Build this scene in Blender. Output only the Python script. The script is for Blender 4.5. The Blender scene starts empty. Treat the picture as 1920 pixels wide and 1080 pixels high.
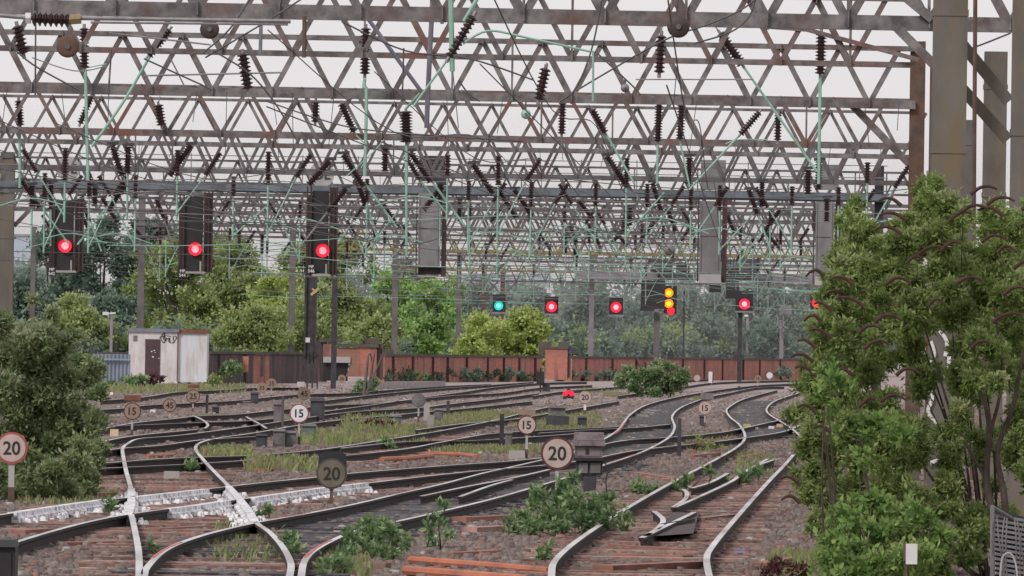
import bpy, math, random
import numpy as np
from mathutils import Vector, Matrix
random.seed(7); rng = np.random.default_rng(11)
scene = bpy.context.scene
COL = scene.collection

# ------------------------------------------------------------------ camera
F = 16000.0; EYE = 2.2
PITCH = 115.0 / F; ROLL = math.radians(0.9)
f0 = Vector((0, math.cos(PITCH), math.sin(PITCH)))
r0 = Vector((1, 0, 0)); u0 = r0.cross(f0)
RT = (r0 * math.cos(ROLL) + u0 * math.sin(ROLL)).normalized()
UP = RT.cross(f0).normalized()
CAM = Vector((0, 0, EYE))
cam = bpy.data.cameras.new('camera'); camo = bpy.data.objects.new('camera', cam)
COL.objects.link(camo)
M = Matrix((RT, UP, -f0)).transposed().to_4x4(); M.translation = CAM
camo.matrix_world = M
cam.sensor_width = 36; cam.lens = 36 * F / 1920; cam.clip_start = 1; cam.clip_end = 20000
scene.camera = camo

def ray(px, py): return f0 + RT * ((px - 960) / F) - UP * ((py - 540) / F)
def P(px, py, D):                       # point of the plane y = D seen at a photo pixel
    d = ray(px, py); return CAM + d * (D / d.y)
def G(px, py, z=0.0):                   # point at height z seen at a photo pixel
    d = ray(px, py); return CAM + d * ((z - EYE) / d.z)
GZ = -0.165
def S(D): return D / F                  # metres per photo pixel

# ------------------------------------------------------------------ materials
def newmat(name):
    m = bpy.data.materials.new(name); m.use_nodes = True
    nt = m.node_tree; b = nt.nodes['Principled BSDF']; return m, nt, b
def mix_col(nt, fac, a, b):
    n = nt.nodes.new('ShaderNodeMix'); n.data_type = 'RGBA'
    nt.links.new(fac, n.inputs[0])
    for s, v in ((6, a), (7, b)):
        if isinstance(v, tuple): n.inputs[s].default_value = (*v, 1)
        else: nt.links.new(v, n.inputs[s])
    return n.outputs[2]
def noise(nt, scale, detail=5, coord='Object', stretch=None, rough=.6):
    t = nt.nodes.new('ShaderNodeTexCoord'); n = nt.nodes.new('ShaderNodeTexNoise')
    n.inputs['Scale'].default_value = scale; n.inputs['Detail'].default_value = detail; n.inputs['Roughness'].default_value = rough
    if coord == 'World':
        g = nt.nodes.new('ShaderNodeNewGeometry'); src = g.outputs['Position']
    else: src = t.outputs[coord]
    if stretch:
        mp = nt.nodes.new('ShaderNodeMapping'); mp.inputs['Scale'].default_value = stretch
        nt.links.new(src, mp.inputs[0]); src = mp.outputs[0]
    nt.links.new(src, n.inputs['Vector']); return n.outputs[0]
def ramp(nt, v, a, b):
    r = nt.nodes.new('ShaderNodeMapRange'); r.inputs[1].default_value = a; r.inputs[2].default_value = b
    nt.links.new(v, r.inputs[0]); return r.outputs[0]
def bump(nt, b, v, dist, strength=.6):
    n = nt.nodes.new('ShaderNodeBump'); n.inputs['Strength'].default_value = strength; n.inputs['Distance'].default_value = dist
    nt.links.new(v, n.inputs['Height']); nt.links.new(n.outputs[0], b.inputs['Normal'])
def surf(name, c1, c2, scale=3, lo=.4, hi=.6, rough=.8, metal=0, c3=None, s3=None, bd=0, stretch=None, coord='World', rnd=0):
    m, nt, b = newmat(name)
    c = mix_col(nt, ramp(nt, noise(nt, scale, stretch=stretch, coord=coord), lo, hi), c1, c2)
    if c3: c = mix_col(nt, ramp(nt, noise(nt, s3 or scale * .3, stretch=stretch, coord=coord), .5, .68), c, c3)
    if rnd:
        oi = nt.nodes.new('ShaderNodeObjectInfo'); mr = nt.nodes.new('ShaderNodeMapRange')
        mr.inputs[3].default_value = 1 - rnd; mr.inputs[4].default_value = 1 + rnd
        nt.links.new(oi.outputs['Random'], mr.inputs[0])
        h = nt.nodes.new('ShaderNodeHueSaturation'); nt.links.new(mr.outputs[0], h.inputs['Value']); nt.links.new(c, h.inputs['Color'])
        c = h.outputs[0]
    nt.links.new(c, b.inputs['Base Color']); b.inputs['Roughness'].default_value = rough; b.inputs['Metallic'].default_value = metal
    if bd: bump(nt, b, noise(nt, scale * 3, coord=coord), bd)
    return m
def leafmat(name, c1, c2, scale=2):
    m, nt, b = newmat(name)
    c = mix_col(nt, ramp(nt, noise(nt, scale, 3, 'World'), .35, .65), c1, c2)
    d = nt.nodes.new('ShaderNodeBsdfDiffuse'); t = nt.nodes.new('ShaderNodeBsdfTranslucent'); mx = nt.nodes.new('ShaderNodeMixShader')
    mx.inputs[0].default_value = .42
    nt.links.new(c, d.inputs[0]); nt.links.new(c, t.inputs[0]); nt.links.new(d.outputs[0], mx.inputs[1]); nt.links.new(t.outputs[0], mx.inputs[2])
    nt.links.new(mx.outputs[0], nt.nodes['Material Output'].inputs[0]); return m
def glow(name, c, s):
    m, nt, b = newmat(name); b.inputs['Base Color'].default_value = (*c, 1)
    b.inputs['Emission Color'].default_value = (*c, 1); b.inputs['Emission Strength'].default_value = s; b.inputs['Roughness'].default_value = .3
    n = noise(nt, 14, 3, 'Object'); mr = ramp(nt, n, .2, .55)
    mu = nt.nodes.new('ShaderNodeMath'); mu.operation = 'MULTIPLY'; mu.inputs[1].default_value = s
    nt.links.new(mr, mu.inputs[0]); nt.links.new(mu.outputs[0], b.inputs['Emission Strength'])
    return m
MT = dict(
 steel=surf('weathered_steel', (.095,.088,.09), (.24,.225,.225), 4, .35, .65, .75, .1, (.13,.08,.07), 1.3),
 steel2=surf('rusting_steel', (.095,.08,.08), (.215,.195,.19), 5, .35, .65, .8, .1, (.19,.085,.065), 1.0),
 steelfar=surf('far_steel', (.07,.067,.072), (.165,.158,.165), 3, .35, .65, .8, 0, (.11,.07,.065), .8),
 yellowsteel=surf('yellowed_steel', (.13,.11,.06), (.28,.25,.11), 3, .35, .65, .8),
 mast=surf('olive_mast', (.095,.085,.072), (.155,.14,.125), 1.5, .35, .65, .85, 0, (.16,.125,.075), 2.5, .004, (1,1,.35)),
 mastrust=surf('rusty_mast', (.07,.05,.042), (.15,.078,.05), 3, .35, .65, .85, 0, (.10,.09,.08), 1.5, .004),
 mastfar=surf('far_mast', (.085,.08,.08), (.15,.14,.135), .8, .35, .65, .85),
 darkcol=surf('dark_column', (.022,.02,.026), (.05,.045,.05), 2, .4, .6, .7),
 girder=surf('blue_grey_girder', (.10,.125,.15), (.17,.2,.235), 1.2, .35, .65, .6, .1, (.08,.085,.09), 2),
 girder2=surf('lilac_grey_girder', (.15,.145,.16), (.24,.22,.25), .6, .35, .65, .6),
 green=surf('green_tube', (.19,.36,.29), (.30,.50,.41), 3, .3, .7, .55),
 greenfar=surf('dull_green_tube', (.17,.25,.225), (.25,.35,.31), 3, .3, .7, .6),
 lilac=surf('lilac_tube', (.14,.14,.18), (.22,.22,.27), 3, .3, .7, .5),
 galv=surf('galvanised_tube', (.16,.15,.16), (.30,.28,.29), 5, .3, .7, .5, .2),
 insul=surf('brown_glaze', (.022,.011,.013), (.05,.024,.026), 10, .3, .7, .35),
 cap=surf('tan_cap', (.22,.16,.08), (.3,.22,.12), 10, .3, .7, .6),
 disc=surf('dark_disc', (.03,.022,.02), (.07,.045,.04), 8, .3, .7, .6),
 wire=surf('copper_wire', (.05,.05,.055), (.12,.12,.12), 3, .3, .7, .6),
 railhead=surf('rail_head', (.40,.385,.39), (.66,.64,.65), .22, .35, .65, .5, .1, (.30,.22,.19), .12),
 railside=surf('rail_side', (.014,.010,.012), (.04,.024,.022), 4, .3, .7, .85),
 raillime=surf('lime_wash', (.16,.15,.16), (.78,.78,.81), 9, .34, .46, .8, 0, (.10,.08,.085), 4.5, .01),
 railred=surf('red_paint', (.4,.07,.07), (.55,.16,.16), 4, .3, .7, .7),
 sleeper=surf('sleeper_timber', (.15,.085,.07), (.33,.20,.17), 2.5, .3, .7, .9, 0, (.30,.22,.19), 1.1, .01, (4,1,1), 'World', .45),
 sleeperdark=surf('oily_sleeper', (.025,.022,.028), (.06,.055,.065), 2.5, .3, .7, .75, 0, (.14,.14,.16), 2, .01, (4,1,1), 'World', .3),
 white=surf('white_paint', (.55,.53,.54), (.7,.69,.7), 3, .3, .7, .7),
 signface=surf('dusty_sign_face', (.40,.31,.28), (.50,.40,.37), 5, .3, .7, .7),
 signtan=surf('tan_sign_face', (.23,.155,.12), (.30,.21,.165), 5, .3, .7, .8),
 signgrey=surf('grimy_sign_face', (.12,.10,.075), (.17,.145,.11), 5, .3, .7, .8),
 signwhite=surf('clean_sign_face', (.62,.63,.66), (.7,.7,.73), 5, .3, .7, .6),
 signred=surf('red_sign_ring', (.30,.06,.06), (.38,.09,.085), 6, .3, .7, .7),
 signdark=surf('rusty_sign_ring', (.07,.03,.028), (.11,.045,.04), 6, .3, .7, .8),
 black=surf('black_paint', (.010,.010,.012), (.022,.02,.022), 5, .3, .7, .6),
 blackred=surf('red_black_steel', (.022,.014,.017), (.07,.03,.032), 2.5, .35, .65, .7, 0, (.02,.02,.026), 3, 0, (3,3,.5)),
 panel=surf('grey_panel', (.17,.165,.17), (.23,.225,.23), 2.2, .3, .7, .7, 0, (.13,.125,.13), 1.2, 0, (1,1,.5)),
 paneltray=surf('pale_tray', (.34,.32,.32), (.42,.40,.40), 2, .3, .7, .7),
 cab=surf('grey_cabinet', (.11,.11,.115), (.19,.185,.19), 3, .3, .7, .7, 0, (.12,.09,.075), 5),
 cabdark=surf('dark_cabinet', (.03,.03,.038), (.07,.068,.08), 3, .3, .7, .7),
 cabgreen=surf('green_grey_cabinet', (.085,.105,.105), (.15,.17,.165), 3, .3, .7, .7),
 cabpink=surf('dusty_cabinet', (.17,.14,.15), (.25,.21,.22), 3, .3, .7, .75, 0, (.11,.09,.09), 6),
 hut=surf('hut_wall', (.52,.49,.49), (.64,.62,.63), 1.2, .3, .7, .8, 0, (.42,.37,.33), .9, 0, (2,2,.5)),
 hut2=surf('hut_wall_blue', (.50,.53,.57), (.62,.63,.66), 1.0, .3, .7, .7, 0, (.45,.42,.40), .9, 0, (3,3,.4)),
 hutroof=surf('hut_roof', (.12,.14,.18), (.2,.22,.26), 2, .3, .7, .7),
 rust=surf('rust_trim', (.12,.05,.035), (.22,.10,.06), 3, .3, .7, .9),
 door=surf('maroon_door', (.055,.028,.035), (.075,.04,.048), 2, .3, .7, .6),
 corr=surf('corrugated_sheet', (.19,.23,.29), (.28,.32,.38), 1, .3, .7, .6),
 concrete=surf('concrete', (.28,.25,.24), (.4,.36,.35), 2, .3, .7, .9),
 orange=surf('orange_pipe', (.36,.10,.05), (.50,.18,.10), 3, .3, .7, .7, 0, (.22,.09,.06), 1.5),
 timber=surf('reddish_timber', (.2,.085,.065), (.36,.17,.13), 3, .3, .7, .85),
 yellow=surf('faded_yellow', (.4,.32,.08), (.55,.42,.2), 4, .3, .7, .7),
 cream=surf('cream_block', (.5,.36,.2), (.6,.48,.32), 4, .3, .7, .8),
 blue=surf('blue_plastic', (.03,.09,.4), (.06,.15,.6), 4, .3, .7, .5),
 bark=surf('bark', (.045,.035,.03), (.10,.078,.065), 8, .3, .7, .95),
 barkfar=surf('far_bark', (.05,.045,.04), (.1,.09,.08), 1, .3, .7, .95),
 spike=surf('dead_flower_spike', (.035,.018,.015), (.08,.038,.028), 20, .3, .7, .95),
 paleblue=surf('hazed_wall', (.30,.38,.52), (.38,.46,.60), .1, .3, .7, .8),  # distance haze on the far buildings, put into the wall colour
 fence=surf('grey_ribbed_fence', (.22,.22,.24), (.36,.36,.38), 4, .3, .7, .8),
 red_glow=glow('red_glow', (1,.012,.04), 1.25), red_core=glow('red_core', (1,.26,.30), 1.9),
 yel_glow=glow('yellow_glow', (1,.24,.0), 1.5), yel_core=glow('yellow_core', (1,.72,.02), 1.8),
 grn_glow=glow('green_glow', (.0,.5,.42), 1.1), grn_core=glow('green_core', (.15,.95,.75), 1.6),
)
# brick
def brickmat(name, ca, cb, dirt, stain):
    m, nt, b = newmat(name)
    br = nt.nodes.new('ShaderNodeTexBrick'); tc = nt.nodes.new('ShaderNodeNewGeometry'); mp = nt.nodes.new('ShaderNodeMapping')
    mp.inputs['Rotation'].default_value = (math.pi / 2, 0, 0)
    nt.links.new(tc.outputs['Position'], mp.inputs[0]); nt.links.new(mp.outputs[0], br.inputs[0])
    br.inputs['Color1'].default_value = (*ca, 1); br.inputs['Color2'].default_value = (*cb, 1); br.inputs['Mortar'].default_value = (.2, .13, .12, 1)
    br.inputs['Scale'].default_value = 1; br.inputs['Brick Width'].default_value = .23; br.inputs['Row Height'].default_value = .075; br.inputs['Mortar Size'].default_value = .008
    st = ramp(nt, noise(nt, 1.6, 4, 'World', (1, 1, .08)), *stain)
    c = mix_col(nt, st, br.outputs[0], dirt)
    c = mix_col(nt, ramp(nt, noise(nt, .5, 4, 'World'), .5, .75), c, dirt)
    nt.links.new(c, b.inputs['Base Color']); b.inputs['Roughness'].default_value = .9; return m
MT['brick'] = brickmat('orange_brick', (.52,.20,.14), (.42,.15,.11), (.20,.10,.085), (.53, .66))
MT['brickdark'] = brickmat('sooty_brick', (.11,.07,.065), (.08,.055,.055), (.05,.042,.045), (.45, .6))
MT['bricklight'] = brickmat('lit_brick', (.34,.17,.12), (.30,.14,.10), (.22,.10,.08), (.55, .7))  # lighter brick tone that carries the light on the outbuilding wedge
MT['coping'] = surf('dark_coping', (.05,.045,.04), (.11,.10,.085), 1, .3, .7, .9)
# ground
def groundmat():
    m, nt, b = newmat('ballast_ground')
    a = mix_col(nt, ramp(nt, noise(nt, .35, 6, 'World', (1, .18, 1)), .38, .62), (.07,.05,.044), (.20,.15,.13))
    a = mix_col(nt, ramp(nt, noise(nt, 1.3, 6, 'World', (1, .25, 1)), .45, .7), a, (.17,.085,.07))
    a = mix_col(nt, ramp(nt, noise(nt, 9, 4, 'World'), .45, .7), a, (.27,.225,.215))
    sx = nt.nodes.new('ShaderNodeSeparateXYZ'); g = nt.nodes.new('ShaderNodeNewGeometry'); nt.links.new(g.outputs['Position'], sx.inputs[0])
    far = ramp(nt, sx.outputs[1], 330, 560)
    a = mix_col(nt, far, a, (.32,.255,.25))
    gr = ramp(nt, noise(nt, .16, 5, 'World', (1, .3, 1)), .56, .68)
    a = mix_col(nt, gr, a, (.09,.11,.05))
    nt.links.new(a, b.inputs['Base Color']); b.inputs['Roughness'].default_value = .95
    bump(nt, b, noise(nt, 14, 4, 'World'), .03); return m
MT['ground'] = groundmat()
MT['stone'] = surf('ballast_stone', (.10,.08,.072), (.26,.215,.195), 6, .3, .7, .95, 0, (.20,.11,.085), 1.2, 0, None, 'World')
MT['stonedark'] = surf('oily_stone', (.07,.05,.05), (.16,.12,.115), 6, .3, .7, .95)
LF = {
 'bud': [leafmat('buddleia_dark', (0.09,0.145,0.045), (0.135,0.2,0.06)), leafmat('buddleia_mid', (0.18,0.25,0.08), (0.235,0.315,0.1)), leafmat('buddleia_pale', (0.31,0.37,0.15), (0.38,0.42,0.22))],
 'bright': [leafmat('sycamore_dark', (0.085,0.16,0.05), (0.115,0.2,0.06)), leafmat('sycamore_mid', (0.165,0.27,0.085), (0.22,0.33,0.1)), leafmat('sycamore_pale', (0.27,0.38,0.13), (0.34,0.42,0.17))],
 'left': [leafmat('willow_dark', (0.1,0.155,0.065), (0.14,0.205,0.085)), leafmat('willow_mid', (0.19,0.255,0.12), (0.25,0.31,0.15)), leafmat('willow_pale', (0.32,0.37,0.21), (0.39,0.43,0.28))],
 'weed': [leafmat('weed_dark', (0.063,0.119,0.045), (0.084,0.140,0.063)), leafmat('weed_mid', (0.133,0.217,0.091), (0.196,0.294,0.140)), leafmat('weed_pale', (0.280,0.392,0.210), (0.392,0.476,0.280))],
 'tblue': [leafmat('blue_tree_dark', (0.085,0.14,0.115), (0.105,0.165,0.13)), leafmat('blue_tree_mid', (0.14,0.21,0.165), (0.17,0.24,0.185)), leafmat('blue_tree_pale', (0.21,0.285,0.22), (0.25,0.325,0.25))],  # far greens painted bluish for the haze of distance
 'tolive': [leafmat('olive_tree_dark', (0.16,0.22,0.08), (0.19,0.26,0.1)), leafmat('olive_tree_mid', (0.28,0.36,0.14), (0.33,0.4,0.16)), leafmat('olive_tree_pale', (0.38,0.46,0.21), (0.44,0.5,0.25))],
 'tbright': [leafmat('bright_tree_dark', (0.14,0.27,0.08), (0.17,0.31,0.095)), leafmat('bright_tree_mid', (0.27,0.45,0.15), (0.33,0.52,0.18)), leafmat('bright_tree_pale', (0.41,0.56,0.24), (0.47,0.6,0.28))],
 'tyellow': [leafmat('yellow_tree_dark', (0.2,0.28,0.07), (0.26,0.34,0.09)), leafmat('yellow_tree_mid', (0.36,0.46,0.13), (0.42,0.52,0.16)), leafmat('yellow_tree_pale', (0.5,0.58,0.22), (0.56,0.62,0.27))],
 'tgrey': [leafmat('hazy_tree_dark', (0.14,0.2,0.165), (0.16,0.225,0.185)), leafmat('hazy_tree_mid', (0.19,0.26,0.21), (0.22,0.29,0.235)), leafmat('hazy_tree_pale', (0.26,0.33,0.27), (0.3,0.37,0.3))],  # distance haze mixed into these leaf colours
 'tred': [leafmat('copper_tree_dark', (.07,.03,.035), (.09,.04,.045)), leafmat('copper_tree_mid', (.12,.05,.055), (.14,.07,.07)), leafmat('copper_tree_pale', (.16,.08,.08), (.18,.1,.09))],
 'grass': [leafmat('grass_olive', (.17,.22,.09), (.23,.28,.11)), leafmat('grass_yellow', (.29,.33,.14), (.35,.37,.18)), leafmat('grass_dry', (.32,.26,.20), (.26,.20,.16))],
}

# ------------------------------------------------------------------ mesh helper
class MB:
    def __init__(s): s.v = []; s.f = []; s.m = []
    def add(s, vs, fs, mi=0):
        n = len(s.v); s.v += [tuple(q) for q in vs]; s.f += [tuple(i + n for i in q) for q in fs]; s.m += [mi] * len(fs); return s
    def bar(s, p0, p1, w, h, mi=0, up=Vector((0, 0, 1))):
        p0 = Vector(p0); p1 = Vector(p1); t = (p1 - p0)
        if t.length < 1e-6: return s
        t.normalize()
        if abs(t.dot(up)) > .95: up = Vector((0, 1, 0))
        a = t.cross(up).normalized(); b = a.cross(t).normalized()
        vs = [p + a * (w / 2 * i) + b * (h / 2 * j) for p in (p0, p1) for i, j in ((-1, -1), (1, -1), (1, 1), (-1, 1))]
        return s.add(vs, [(0, 1, 2, 3), (7, 6, 5, 4), (0, 4, 5, 1), (1, 5, 6, 2), (2, 6, 7, 3), (3, 7, 4, 0)], mi)
    def box(s, x0, x1, y0, y1, z0, z1, mi=0, top=1.0):
        cx, cy = (x0 + x1) / 2, (y0 + y1) / 2
        vs = [(x0, y0, z0), (x1, y0, z0), (x1, y1, z0), (x0, y1, z0)] + [(cx + (x - cx) * top, cy + (y - cy) * top, z1) for x, y in ((x0, y0), (x1, y0), (x1, y1), (x0, y1))]
        return s.add(vs, [(3, 2, 1, 0), (4, 5, 6, 7), (0, 1, 5, 4), (1, 2, 6, 5), (2, 3, 7, 6), (3, 0, 4, 7)], mi)
    def pbox(s, x0, y0, x1, y1, D, depth, mi=0, top=1.0):       # box whose front face covers a photo rectangle at depth D
        a = P((x0 + x1) / 2, y1, D); c = P((x0 + x1) / 2, y0, D); w = (x1 - x0) * S(D) / 2; x = (a.x + c.x) / 2
        return s.box(x - w, x + w, D, D + depth, a.z, c.z, mi, top)
    def tube(s, pts, r, n=6, mi=0, r1=None):
        pts = [Vector(p) for p in pts]; N = len(pts); rings = []
        for i, p in enumerate(pts):
            t = (pts[min(i + 1, N - 1)] - pts[max(i - 1, 0)]).normalized()
            up = Vector((0, 0, 1)) if abs(t.z) < .9 else Vector((0, 1, 0))
            a = t.cross(up).normalized(); b = a.cross(t)
            rr = r if r1 is None else r + (r1 - r) * i / max(1, N - 1)
            rings.append([p + (a * math.cos(2 * math.pi * k / n) + b * math.sin(2 * math.pi * k / n)) * rr for k in range(n)])
        vs = [q for rg in rings for q in rg]
        fs = [(i * n + k, i * n + (k + 1) % n, (i + 1) * n + (k + 1) % n, (i + 1) * n + k) for i in range(N - 1) for k in range(n)]
        fs += [tuple(range(n))[::-1], tuple((N - 1) * n + k for k in range(n))]
        return s.add(vs, fs, mi)
    def lathe(s, p0, p1, prof, n=10, mi=0):                      # prof: (fraction along, radius)
        p0 = Vector(p0); p1 = Vector(p1); t = (p1 - p0).normalized()
        up = Vector((0, 0, 1)) if abs(t.z) < .9 else Vector((0, 1, 0))
        a = t.cross(up).normalized(); b = a.cross(t)
        vs = [p0.lerp(p1, q) + (a * math.cos(2 * math.pi * k / n) + b * math.sin(2 * math.pi * k / n)) * r for q, r in prof for k in range(n)]
        N = len(prof)
        fs = [(i * n + k, i * n + (k + 1) % n, (i + 1) * n + (k + 1) % n, (i + 1) * n + k) for i in range(N - 1) for k in range(n)]
        fs += [tuple(range(n))[::-1], tuple((N - 1) * n + k for k in range(n))]
        return s.add(vs, fs, mi)
    def build(s, name, mats, parent=None, origin=None, smooth=False):
        if not isinstance(mats, (list, tuple)): mats = [mats]
        base = Vector((0, 0, 0))
        if parent is not None: base = wloc(parent)
        elif origin is not None: base = Vector(origin)
        elif s.v:
            a = np.array(s.v); base = Vector(((a[:, 0].min() + a[:, 0].max()) / 2, (a[:, 1].min() + a[:, 1].max()) / 2, a[:, 2].min()))
        a = np.array(s.v, dtype=float) - np.array(base)
        me = bpy.data.meshes.new(name); me.from_pydata(a.tolist(), [], s.f)
        for m in mats: me.materials.append(m)
        if len(mats) > 1: me.polygons.foreach_set('material_index', s.m)
        if smooth: me.polygons.foreach_set('use_smooth', [True] * len(s.f))
        o = bpy.data.objects.new(name, me); COL.objects.link(o)
        if parent is not None: o.parent = parent
        else: o.location = base
        return o
def wloc(o):
    l = Vector(o.location)
    while o.parent: o = o.parent; l += Vector(o.location)
    return l
def tag(o, label=None, cat=None, group=None, kind=None):
    if label: o['label'] = label
    if cat: o['category'] = cat
    if group: o['group'] = group
    if kind: o['kind'] = kind
    return o
def thing(name, label, cat, loc, group=None):
    o = bpy.data.objects.new(name, None); COL.objects.link(o); o.location = loc; o.empty_display_size = .2
    return tag(o, label, cat, group)

_tc = {}
def textverts(s):
    if s in _tc: return _tc[s]
    cu = bpy.data.curves.new('t', 'FONT'); cu.body = s; cu.align_x = 'CENTER'; cu.resolution_u = 4; cu.offset = .018
    ob = bpy.data.objects.new('t', cu); COL.objects.link(ob)
    dg = bpy.context.evaluated_depsgraph_get(); dg.update()
    me = bpy.data.meshes.new_from_object(ob.evaluated_get(dg))
    vs = [v.co.copy() for v in me.vertices]; fs = [tuple(p.vertices) for p in me.polygons]
    bpy.data.objects.remove(ob); bpy.data.curves.remove(cu); bpy.data.meshes.remove(me)
    xs = [v.x for v in vs]; ys = [v.y for v in vs]; cx = (min(xs) + max(xs)) / 2; cy = (min(ys) + max(ys)) / 2; h = max(ys) - min(ys)
    vs = [((v.x - cx) / h, (v.y - cy) / h) for v in vs]; _tc[s] = (vs, fs); return _tc[s]
def text(mb, s, c, h, mi=0, sx=1.0):            # faces -Y
    vs, fs = textverts(s)
    return mb.add([(c[0] + x * h * sx, c[1], c[2] + y * h) for x, y in vs], fs, mi)
def disc(mb, c, r, y, n=28, mi=0, r_in=None, th=.012):
    # flat disc (or ring) facing -Y with a little thickness
    ring = lambda rr, yy: [(c[0] + rr * math.cos(2 * math.pi * k / n), yy, c[2] + rr * math.sin(2 * math.pi * k / n)) for k in range(n)]
    if r_in is None:
        vs = ring(r, y) + ring(r, y + th)
        fs = [tuple(range(n)), tuple(range(2 * n - 1, n - 1, -1))] + [(k, k + n, (k + 1) % n + n, (k + 1) % n) for k in range(n)]
    else:
        vs = ring(r, y) + ring(r_in, y) + ring(r, y + th)
        fs = [(k, (k + 1) % n, (k + 1) % n + n, k + n) for k in range(n)] + [(k, k + 2 * n, (k + 1) % n + 2 * n, (k + 1) % n) for k in range(n)]
    return mb.add(vs, fs, mi)

# ------------------------------------------------------------------ foliage
def leaves(blobs, L, W, dens, seed, yscale=1.0, droop=0.0, n_mat=3, bias=.45, shade=None):
    """blobs: (centre Vector, radius).  Returns numpy verts, faces, material index."""
    g = np.random.default_rng(seed); V = []; MI = []
    for bi, (c, r) in enumerate(blobs):
        n = max(5, int(dens * math.pi * r * r / (L * W * .5)))
        d = g.normal(size=(n, 3)); d /= np.linalg.norm(d, axis=1)[:, None]
        rad = r * np.minimum(1.5, np.abs(g.normal(size=n)) * .5 + .25 * g.random(n)) * (1.0 if bias > .4 else .9)
        p = np.array(c) + d * rad[:, None] * np.array([1, yscale, .9])
        t = g.normal(size=(n, 3)) * .8 + d * .9; t[:, 2] += .25 - droop
        t /= np.linalg.norm(t, axis=1)[:, None]
        q = g.normal(size=(n, 3)); a = np.cross(t, q); a /= np.linalg.norm(a, axis=1)[:, None]
        l = L * (.6 + .8 * g.random(n))[:, None]; w = W * (.6 + .8 * g.random(n))[:, None]
        nn = np.cross(a, t)
        v0 = p; v1 = p + t * l * .45 + a * w / 2 + nn * w * .15; v2 = p + t * l; v3 = p + t * l * .45 - a * w / 2 + nn * w * .15
        V.append(np.stack([v0, v1, v2, v3], 1).reshape(-1, 3))
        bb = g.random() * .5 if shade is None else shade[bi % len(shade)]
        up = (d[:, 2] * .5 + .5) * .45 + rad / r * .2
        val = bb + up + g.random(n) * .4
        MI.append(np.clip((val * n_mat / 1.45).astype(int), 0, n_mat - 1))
    return np.concatenate(V), np.concatenate(MI)
def leafobj(name, blobs, mats, L, W, dens, seed, parent=None, **k):
    V, MI = leaves(blobs, L, W, dens, seed, **k)
    base = wloc(parent) if parent else Vector((V[:, 0].mean(), V[:, 1].mean(), V[:, 2].min()))
    V = V - np.array(base); nf = len(MI)
    me = bpy.data.meshes.new(name)
    me.vertices.add(len(V)); me.vertices.foreach_set('co', V.astype(np.float32).ravel())
    me.loops.add(nf * 4); me.loops.foreach_set('vertex_index', np.arange(nf * 4, dtype=np.int32))
    me.polygons.add(nf); me.polygons.foreach_set('loop_start', np.arange(0, nf * 4, 4, dtype=np.int32))
    me.polygons.foreach_set('material_index', MI.astype(np.int32)) if True else None
    for m in mats: me.materials.append(m)
    me.update(calc_edges=True); me.validate()
    o = bpy.data.objects.new(name, me); COL.objects.link(o)
    if parent: o.parent = parent
    else: o.location = base
    return o
def pblobs(lst, dj=.6):
    out = []
    for (px, py, r, D) in lst: out.append((P(px, py, D + random.uniform(-dj, dj)), r * S(D)))
    return out
def subblobs(big, n, fr, seed):
    g = random.Random(seed); out = []
    for c, r in big:
        for _ in range(n):
            d = Vector((g.gauss(0, 1), g.gauss(0, 1), g.gauss(0, 1))).normalized() * r * (g.random() ** .4) * .85
            out.append((Vector(c) + d, r * fr * g.uniform(.6, 1.3)))
    return out
def shrub(name, label, cat, lst, pal, L, W, dens, seed, base, group=None, n=9, fr=.42, stems=5, droop=0, bias=.45, stemr=.012, stemmat='bark'):
    t = thing(name, label, cat, base, group)
    big = pblobs(lst); sub = subblobs(big, n, fr, seed)
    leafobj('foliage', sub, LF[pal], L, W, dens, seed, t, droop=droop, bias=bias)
    mb = MB(); g = random.Random(seed + 5); base = Vector(base)
    for k in range(stems):
        c, r = g.choice(big); e = Vector(c) + Vector((g.uniform(-.5, .5) * r, g.uniform(-.3, .3) * r, g.uniform(-.2, .6) * r))
        b = base + Vector((g.uniform(-.15, .15), g.uniform(-.15, .15), 0)); m = b.lerp(e, .5) + Vector((g.uniform(-.1, .1), 0, .15)) * (e - b).length * .6
        pts = [b * (1 - q) ** 2 + m * 2 * q * (1 - q) + e * q * q for q in [i / 7 for i in range(8)]]
        mb.tube(pts, stemr * g.uniform(1, 2.2), 5, 0, stemr * .3)
    mb.build('stem', MT[stemmat], t)
    return t

# ------------------------------------------------------------------ ground
def sheet(name, x0, x1, y0, y1, z, mat):
    mb = MB(); mb.add([(x0, y0, z), (x1, y0, z), (x1, y1, z), (x0, y1, z)], [(0, 1, 2, 3)])
    return tag(mb.build(name, mat), kind='structure')
sheet('ground', -6000, 6000, -200, 12000, GZ, MT['ground'])

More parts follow.
